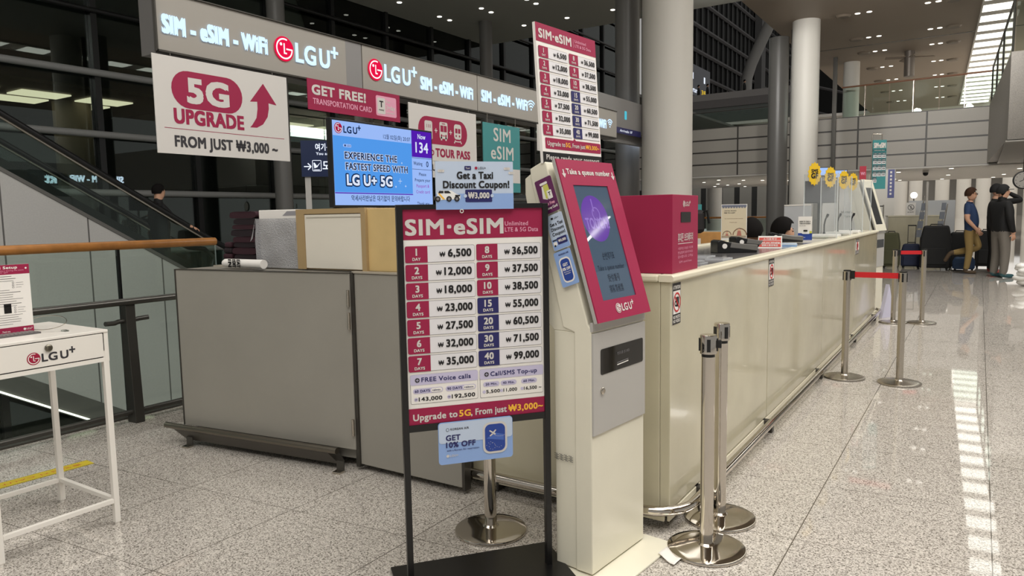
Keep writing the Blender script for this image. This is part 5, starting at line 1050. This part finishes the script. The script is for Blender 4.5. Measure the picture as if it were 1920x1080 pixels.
# seated staff behind the counter
def seated(label, x, y, rz, top, ang, nod=0.0):
    J = {'pelvis': (0, 0, .47, (.15, .13)), 'belly': (.02, 0, .65, (.15, .12)), 'chest': (.05, 0, .84, (.16, .12)), 'collar': (.06, 0, .96, (.10, .08)), 'neck': (.08, 0, 1.03, .055)}
    E = [('pelvis', 'belly', top), ('belly', 'chest', top), ('chest', 'collar', top), ('collar', 'neck', SKIN)]
    for s, k in (('r', -1), ('l', 1)):
        J.update({'sh_' + s: (.05, k * .17, .93, .065), 'el_' + s: (.10, k * .22, .70, .05), 'wr_' + s: (.26, k * .12, .70, .035), 'hd_' + s: (.33, k * .10, .71, .03), 'hip_' + s: (.06, k * .09, .46, .10), 'kn_' + s: (.42, k * .1, .46, .075), 'an_' + s: (.40, k * .1, .10, .05), 'toe_' + s: (.55, k * .1, .035, .035)})
        E += [('chest', 'sh_' + s, top), ('sh_' + s, 'el_' + s, top), ('el_' + s, 'wr_' + s, top), ('wr_' + s, 'hd_' + s, SKIN), ('pelvis', 'hip_' + s, JKT), ('hip_' + s, 'kn_' + s, JKT), ('kn_' + s, 'an_' + s, JKT), ('an_' + s, 'toe_' + s, JKT)]
    return person(label, (x, y, 0), rz, J, E, (.10, 0, 1.155, ang), HAIR)
seated('person with short black hair seated behind the counter, right of the two staff', -1.72, 7.45, R(18), mat('grey_shirt', (96, 92, 84), .8), R(0))
seated('person with black hair bent low behind the counter, left of the two staff', -1.90, 6.95, R(2), JKT, R(70))
q = None
# person on the escalator
J, E = standing(JKT, JKT, JKT)
for s, k in (('r', -1), ('l', 1)):
    if s == 'r': J.update({'sh_r': (-.02, -.19, 1.40, .08), 'el_r': (.12, -.30, 1.16, .065), 'wr_r': (.36, -.33, 1.06, .045), 'hd_r': (.44, -.33, 1.03, .036)})
    else: J.update({'sh_l': (-.02, .19, 1.40, .08), 'el_l': (-.03, .26, 1.14, .065), 'wr_l': (.06, .25, .92, .045), 'hd_l': (.08, .24, .86, .036)})
    E += [('chest', 'sh_' + s, JKT), ('sh_' + s, 'el_' + s, JKT), ('el_' + s, 'wr_' + s, JKT), ('wr_' + s, 'hd_' + s, SKIN)]
ep = person('person in a dark padded coat riding the escalator with a hand on the rail', (-12.38, 7.45, .22), R(85), J, E, (.03, 0, 1.68, -.1), HAIR, hands=(((.42, -.33, 1.04), (1, 0, -.4), (0, 0, -1)),))

# ================================================================== luggage and the far side of the hall
NYL = mat('black_suitcase', (18, 18, 19), .7); NBL = mat('navy_suitcase', (30, 38, 66), .7); OLV = mat('olive_canvas', (84, 84, 60), .85)
def case(label, x, y, w, d, h, m, rz, handle=.25, lean=.0, kind='suitcase'):
    t = thing(kind, label, 'luggage', (x, y, 0), rz)
    q = MB(); q.prism([(-w / 2, .04), (w / 2, .04), (w / 2, h * .7), (w / 2 * .8, h), (-w / 2 * .8, h), (-w / 2, h * .7)], -d / 2, d / 2, m, 'y'); q.build('shell', t, bevel=.035)
    q = MB(); q.prism([(-w * .36, h * .12), (w * .36, h * .12), (w * .36, h * .5), (-w * .36, h * .5)], -d / 2 - .03, -d / 2 + .01, m, 'y'); q.build('front_pocket', t, bevel=.012)
    q = MB(); q.tube([(-w * .2, 0, h - .01), (-w * .18, 0, h + .03), (w * .18, 0, h + .03), (w * .2, 0, h - .01)], .012, BLK, 8); q.build('carry_handle', t, smooth=60)
    if handle:
        q = MB(); [q.tube([(k * w * .2, d * .3, h * .6), (k * w * .2, d * .3, h + handle)], .009, BRUSH, 8) for k in (-1, 1)]; q.tube([(-w * .22, d * .3, h + handle), (w * .22, d * .3, h + handle)], .014, BLK, 8); q.build('pull_handle', t)
    for kx in (-1, 1):
        for ky in (-1, 1): q = MB(); q.ball((kx * w * .38, ky * d * .3, .025), (.025, .015, .025), BLK, 10, 8); q.build('wheel', t)
    return t
RX = 0.0
case('large black suitcase with an open strap on top left of the person in navy polo', -.80, 18.7, .60, .35, .98, NYL, RX, 0)
case('small navy suitcase with its pull handle up beside the large black suitcase', -1.30, 19.0, .40, .26, .56, NBL, RX, .42)
case('black suitcase behind the bent leg of the person in navy polo', -.36, 19.2, .42, .3, .82, NYL, RX, 0)
case('black suitcase standing between the people on the right', .16, 19.55, .44, .34, .84, NYL, RX, 0)
case('blue low suitcase behind the raised shoe of the person in polo', -.25, 18.5, .42, .26, .30, mat('blue_case', (36, 60, 92), .6), RX, 0)
ob_ = case('olive canvas duffel bag stacked upright left of the navy suitcase', -1.70, 18.85, .36, .3, .82, OLV, RX, 0, kind='duffel_bag')
case('dark trolley case with a raised grey handle at the far kiosk edge', -2.02, 18.5, .3, .25, .6, NYL, RX, .35)
fcn = thing('far_counter', 'cream information counter of the next booth behind the luggage', 'counter', (-2.45, 26, 0), R(12))
q = MB(); q.box(0, 1.5, 0, .6, .05, 1.12, CREAM); q.build('body', fcn, bevel=.01); q = MB(); q.box(-.02, 1.52, -.02, .62, 1.12, 1.16, CRTRIM); q.build('top', fcn); q = MB(); q.box(.6, 1.9, .3, .34, 0, 1.62, mat('partition_grey', (190, 192, 194), .5)); q.build('screen_wall', fcn)
gcn = thing('grey_counter', 'grey counter block left of the far cream counter', 'counter', (-4.6, 25.4, 0), R(12)); q = MB(); q.box(0, .9, 0, .6, 0, 1.1, GREYP); q.box(.0, 1.8, .5, .54, 0, 1.6, GREYP); q.build('body', gcn, bevel=.01)
ne = thing('no_entry_sign', 'white no entry sign with a crossed walking figure on the far counter', 'sign', (-1.97, 26.1, 1.163), R(14)); q = MB(); q.box(0, .27, 0, .01, 0, .40, PAPER); q.eps = .004; q.arc(.135, .25, .085, .014, 0, 360, INK); q.line([(.075, .31), (.195, .19)], .012, INK, 2); q.disc(.135, .29, .014, INK, 1); q.line([(.135, .275), (.135, .235)], .016, INK, 1); q.line([(.135, .235), (.115, .195)], .01, INK, 1); q.line([(.135, .235), (.155, .195)], .01, INK, 1); q.text('NO ENTRY', .135, .08, .035, DTXT, .18, .02, 1, 'c'); q.build('panel', ne)
for k, (x, y, h, c) in enumerate(((-2.62, 24.55, 1.42, (30, 84, 66)), (-2.95, 24.36, 1.40, (196, 194, 188)), (-3.28, 24.17, 1.38, (60, 60, 62)))):
    g = thing('hanging_coat', ('green coat', 'pale coat', 'dark grey coat')[k] + ' hanging from the rail left of the no entry sign', 'coat', (x, y, 0)); q = MB(); m = mat('coat_%d' % k, c, .85); q.lathe([(.15, .75), (.14, 1.0), (.12, 1.25), (.05, 1.40), (.02, 1.44)], m, n=14); q.build('coat', g, smooth=60)
cr = thing('coat_rail', 'dark coat rail holding the hanging coats past the white kiosk', 'rail', (-2.9, 24.4, 0), R(30)); q = MB(); q.tube([(-.6, 0, 1.46), (.5, 0, 1.46)], .015, BLK, 8); q.build('rail', cr); q = MB(); q.tube([(-.6, 0, 0), (-.6, 0, 1.5)], .02, BRUSH, 8); q.tube([(.5, 0, 0), (.5, 0, 1.5)], .02, BRUSH, 8); q.build('post', cr)
fp = thing('sign_pole', 'slim white pole with leaflets rack beside the far cream counter', 'pole', (-1.32, 24.5, 0)); q = MB(); q.tube([(0, 0, 0), (0, 0, 2.15)], .035, WMET, 12); q.build('pole', fp); q = MB(); q.lathe([(.2, 0), (.2, .02)], WMET, n=20); q.build('base', fp)
for k, x in enumerate((-1.55, -1.02)):
    rk = thing('leaflet_rack', ('left', 'right')[k] + ' slanted wire leaflet rack by the white pole', 'rack', (x, 25.2, 0), R(30)); q = MB(); [q.tube([(-.16, 0, .01), (.14 + .1 * k, 0, 1.75 - .25 * k)], .012, BRUSH, 6), q.tube([(.14, .2, .01), (.14 + .1 * k, 0, 1.75 - .25 * k)], .012, BRUSH, 6)]; q.build('frame', rk)
    for s_ in range(4): q = MB(); q.prism([(-.1 + s_ * .05, .5 + s_ * .27), (.08 + s_ * .03, .5 + s_ * .27), (.1 + s_ * .03, .72 + s_ * .27), (-.08 + s_ * .05, .72 + s_ * .27)], -.02, .0, mat('rack_leaflet', (150, 156, 168), .5), 'y'); q.build('leaflet', rk)
bn = thing('blue_banner', 'white and blue vertical banner on a pillar far past the white kiosk', 'banner', (-3.05, 35.5 - 8, 0), R(10)); q = MB(); q.box(0, .62, 0, .3, 0, 2.7, COLW); q.eps = .01; q.rect(.40, 1.75, .2, .95, mat('blue_banner', (96, 100, 150), .5)); [q.rect(.46, 1.85 + k * .12, .06, .07, PAPER, 2) for k in range(7)]; q.build('panel', bn)
ck = thing('hall_clock', 'round white wall clock at the right edge under the granite block', 'clock', (.92, 23.3, 2.065), R(10)); q = MB(); q.lathe([(.235, 0), (.235, .05), (.21, .055)], BLK, n=36); q.lathe([(.205, .0551), (.205, .056)], PAPER, n=36); o = q.build('face', ck, smooth=30); o.rotation_euler = (R(90), 0, 0); q = MB(); q.y0 = -.057; q.line([(0, 0), (.02, .14)], .012, INK); q.line([(0, 0), (-.09, -.04)], .014, INK); [q.rect(.17 * math.sin(k * .5236) - .006, .17 * math.cos(k * .5236) - .012, .012, .024, INK) for k in range(12)]; q.build('hands', ck); q = MB(); q.tube([(0, -.02, .2), (0, -.02, 1.07)], .012, BLK, 8); q.build('rod', ck)
gl = glow('globe_lamp', (255, 252, 244), 2.5); q = MB(); q.ball((0, 0, 1.92), .13, gl); T = thing('globe_lamp', 'round glowing globe lamp far behind the white pole', 'lamp', (-2.3, 34, 0)); q.build('globe', T, smooth=80); q = MB(); q.tube([(0, 0, 0), (0, 0, 1.8)], .02, BLK, 8); q.build('stem', T)
wh = thing('white_bundle', 'crumpled white plastic bundle on the floor at the right edge', 'bundle', (.70, 15.2, 0)); q = MB(); random.seed(5)
[q.ball((random.uniform(-.05, .05), random.uniform(-.06, .06), .06 + k * .04), (.11 + .03 * random.random(), .12, .06), TRAY, 12, 8) for k in range(8)]; q.build('bundle', wh, smooth=60)
fan = thing('ceiling_fan', 'grey ceiling fan column hanging from the beige ceiling', 'fan', (-2.75, 35.4, 0))
q = MB(); q.lathe([(.2, 6.95), (.2, 8.0)], mat('fan_grey', (120, 112, 104), .4, .4), n=20); q.build('column', fan, smooth=40)
for k in range(4): q = MB(); q.X = Matrix.Translation((0, 0, 7.75)) @ Matrix.Rotation(k * math.pi / 2 + .4, 4, 'Z') @ Matrix.Rotation(.3, 4, 'X'); q.box(.18, .95, -.1, .1, -.01, .01, mat('fan_blade', (138, 124, 110), .5)); q.build('blade', fan)
cam_ = thing('dome_camera', 'black dome camera hanging below the far bridge underside', 'camera', (-2.05, 36.4, 3.05)); q = MB(); q.ball((0, 0, -.16), .11, BLK, 14, 10); q.lathe([(.12, -.12), (.12, 0.0)], COLW, n=18); q.build('dome', cam_, smooth=50)
# people small on the upper level
for k, (x, y, z) in enumerate(((-21.3, 63.6, 10.8), (-20.5, 63.6, 10.8), (-17.3, 63.6, 10.8))):
    J, E = standing(JKT, JKT, JKT)
    for s, kk in (('r', -1), ('l', 1)): J.update({'sh_' + s: (-.02, kk * .2, 1.42, .075), 'el_' + s: (-.03, kk * .27, 1.14, .06), 'wr_' + s: (.04, kk * .26, .90, .045), 'hd_' + s: (.06, kk * .255, .84, .036)}); E += [('chest', 'sh_' + s, JKT), ('sh_' + s, 'el_' + s, JKT), ('el_' + s, 'wr_' + s, JKT), ('wr_' + s, 'hd_' + s, SKIN)]
    person('dark distant person standing on the upper level, ' + ('leftmost of three', 'middle of three', 'rightmost of three'[:])[k], (x, y, z), R(20), J, E, (.02, 0, 1.655, 0), HAIR)
b = MB(); b.box(-25, -13, 62.45, 66, 10.6, 10.8, MATS['upper_parapet']); struct(b, 'floor_upper')
us = thing('upper_sign', 'dim grey sign box with white and yellow lit writing on the upper level', 'sign', (-23.5, 66.2, 12.6), R(90)); q = MB(); q.box(0, 7.5, 0, .3, 0, 2.9, mat('dim_sign', (110, 112, 120), .5)); q.box(.1, .3, .05, .25, -1.8, 0, DGREY); q.box(7.2, 7.4, .05, .25, -1.8, 0, DGREY); q.eps = .02; q.text('Departures', .5, .3, .45, NW, 3.6, .03); q.text('3F', 4.8, .3, .45, glow('yellow_sign', (240, 200, 60), .9), 1.2, .03); q.rect(2.0, 1.5, .4, .6, NW); q.rect(5.5, 1.5, .4, .6, NW); q.build('board', us)
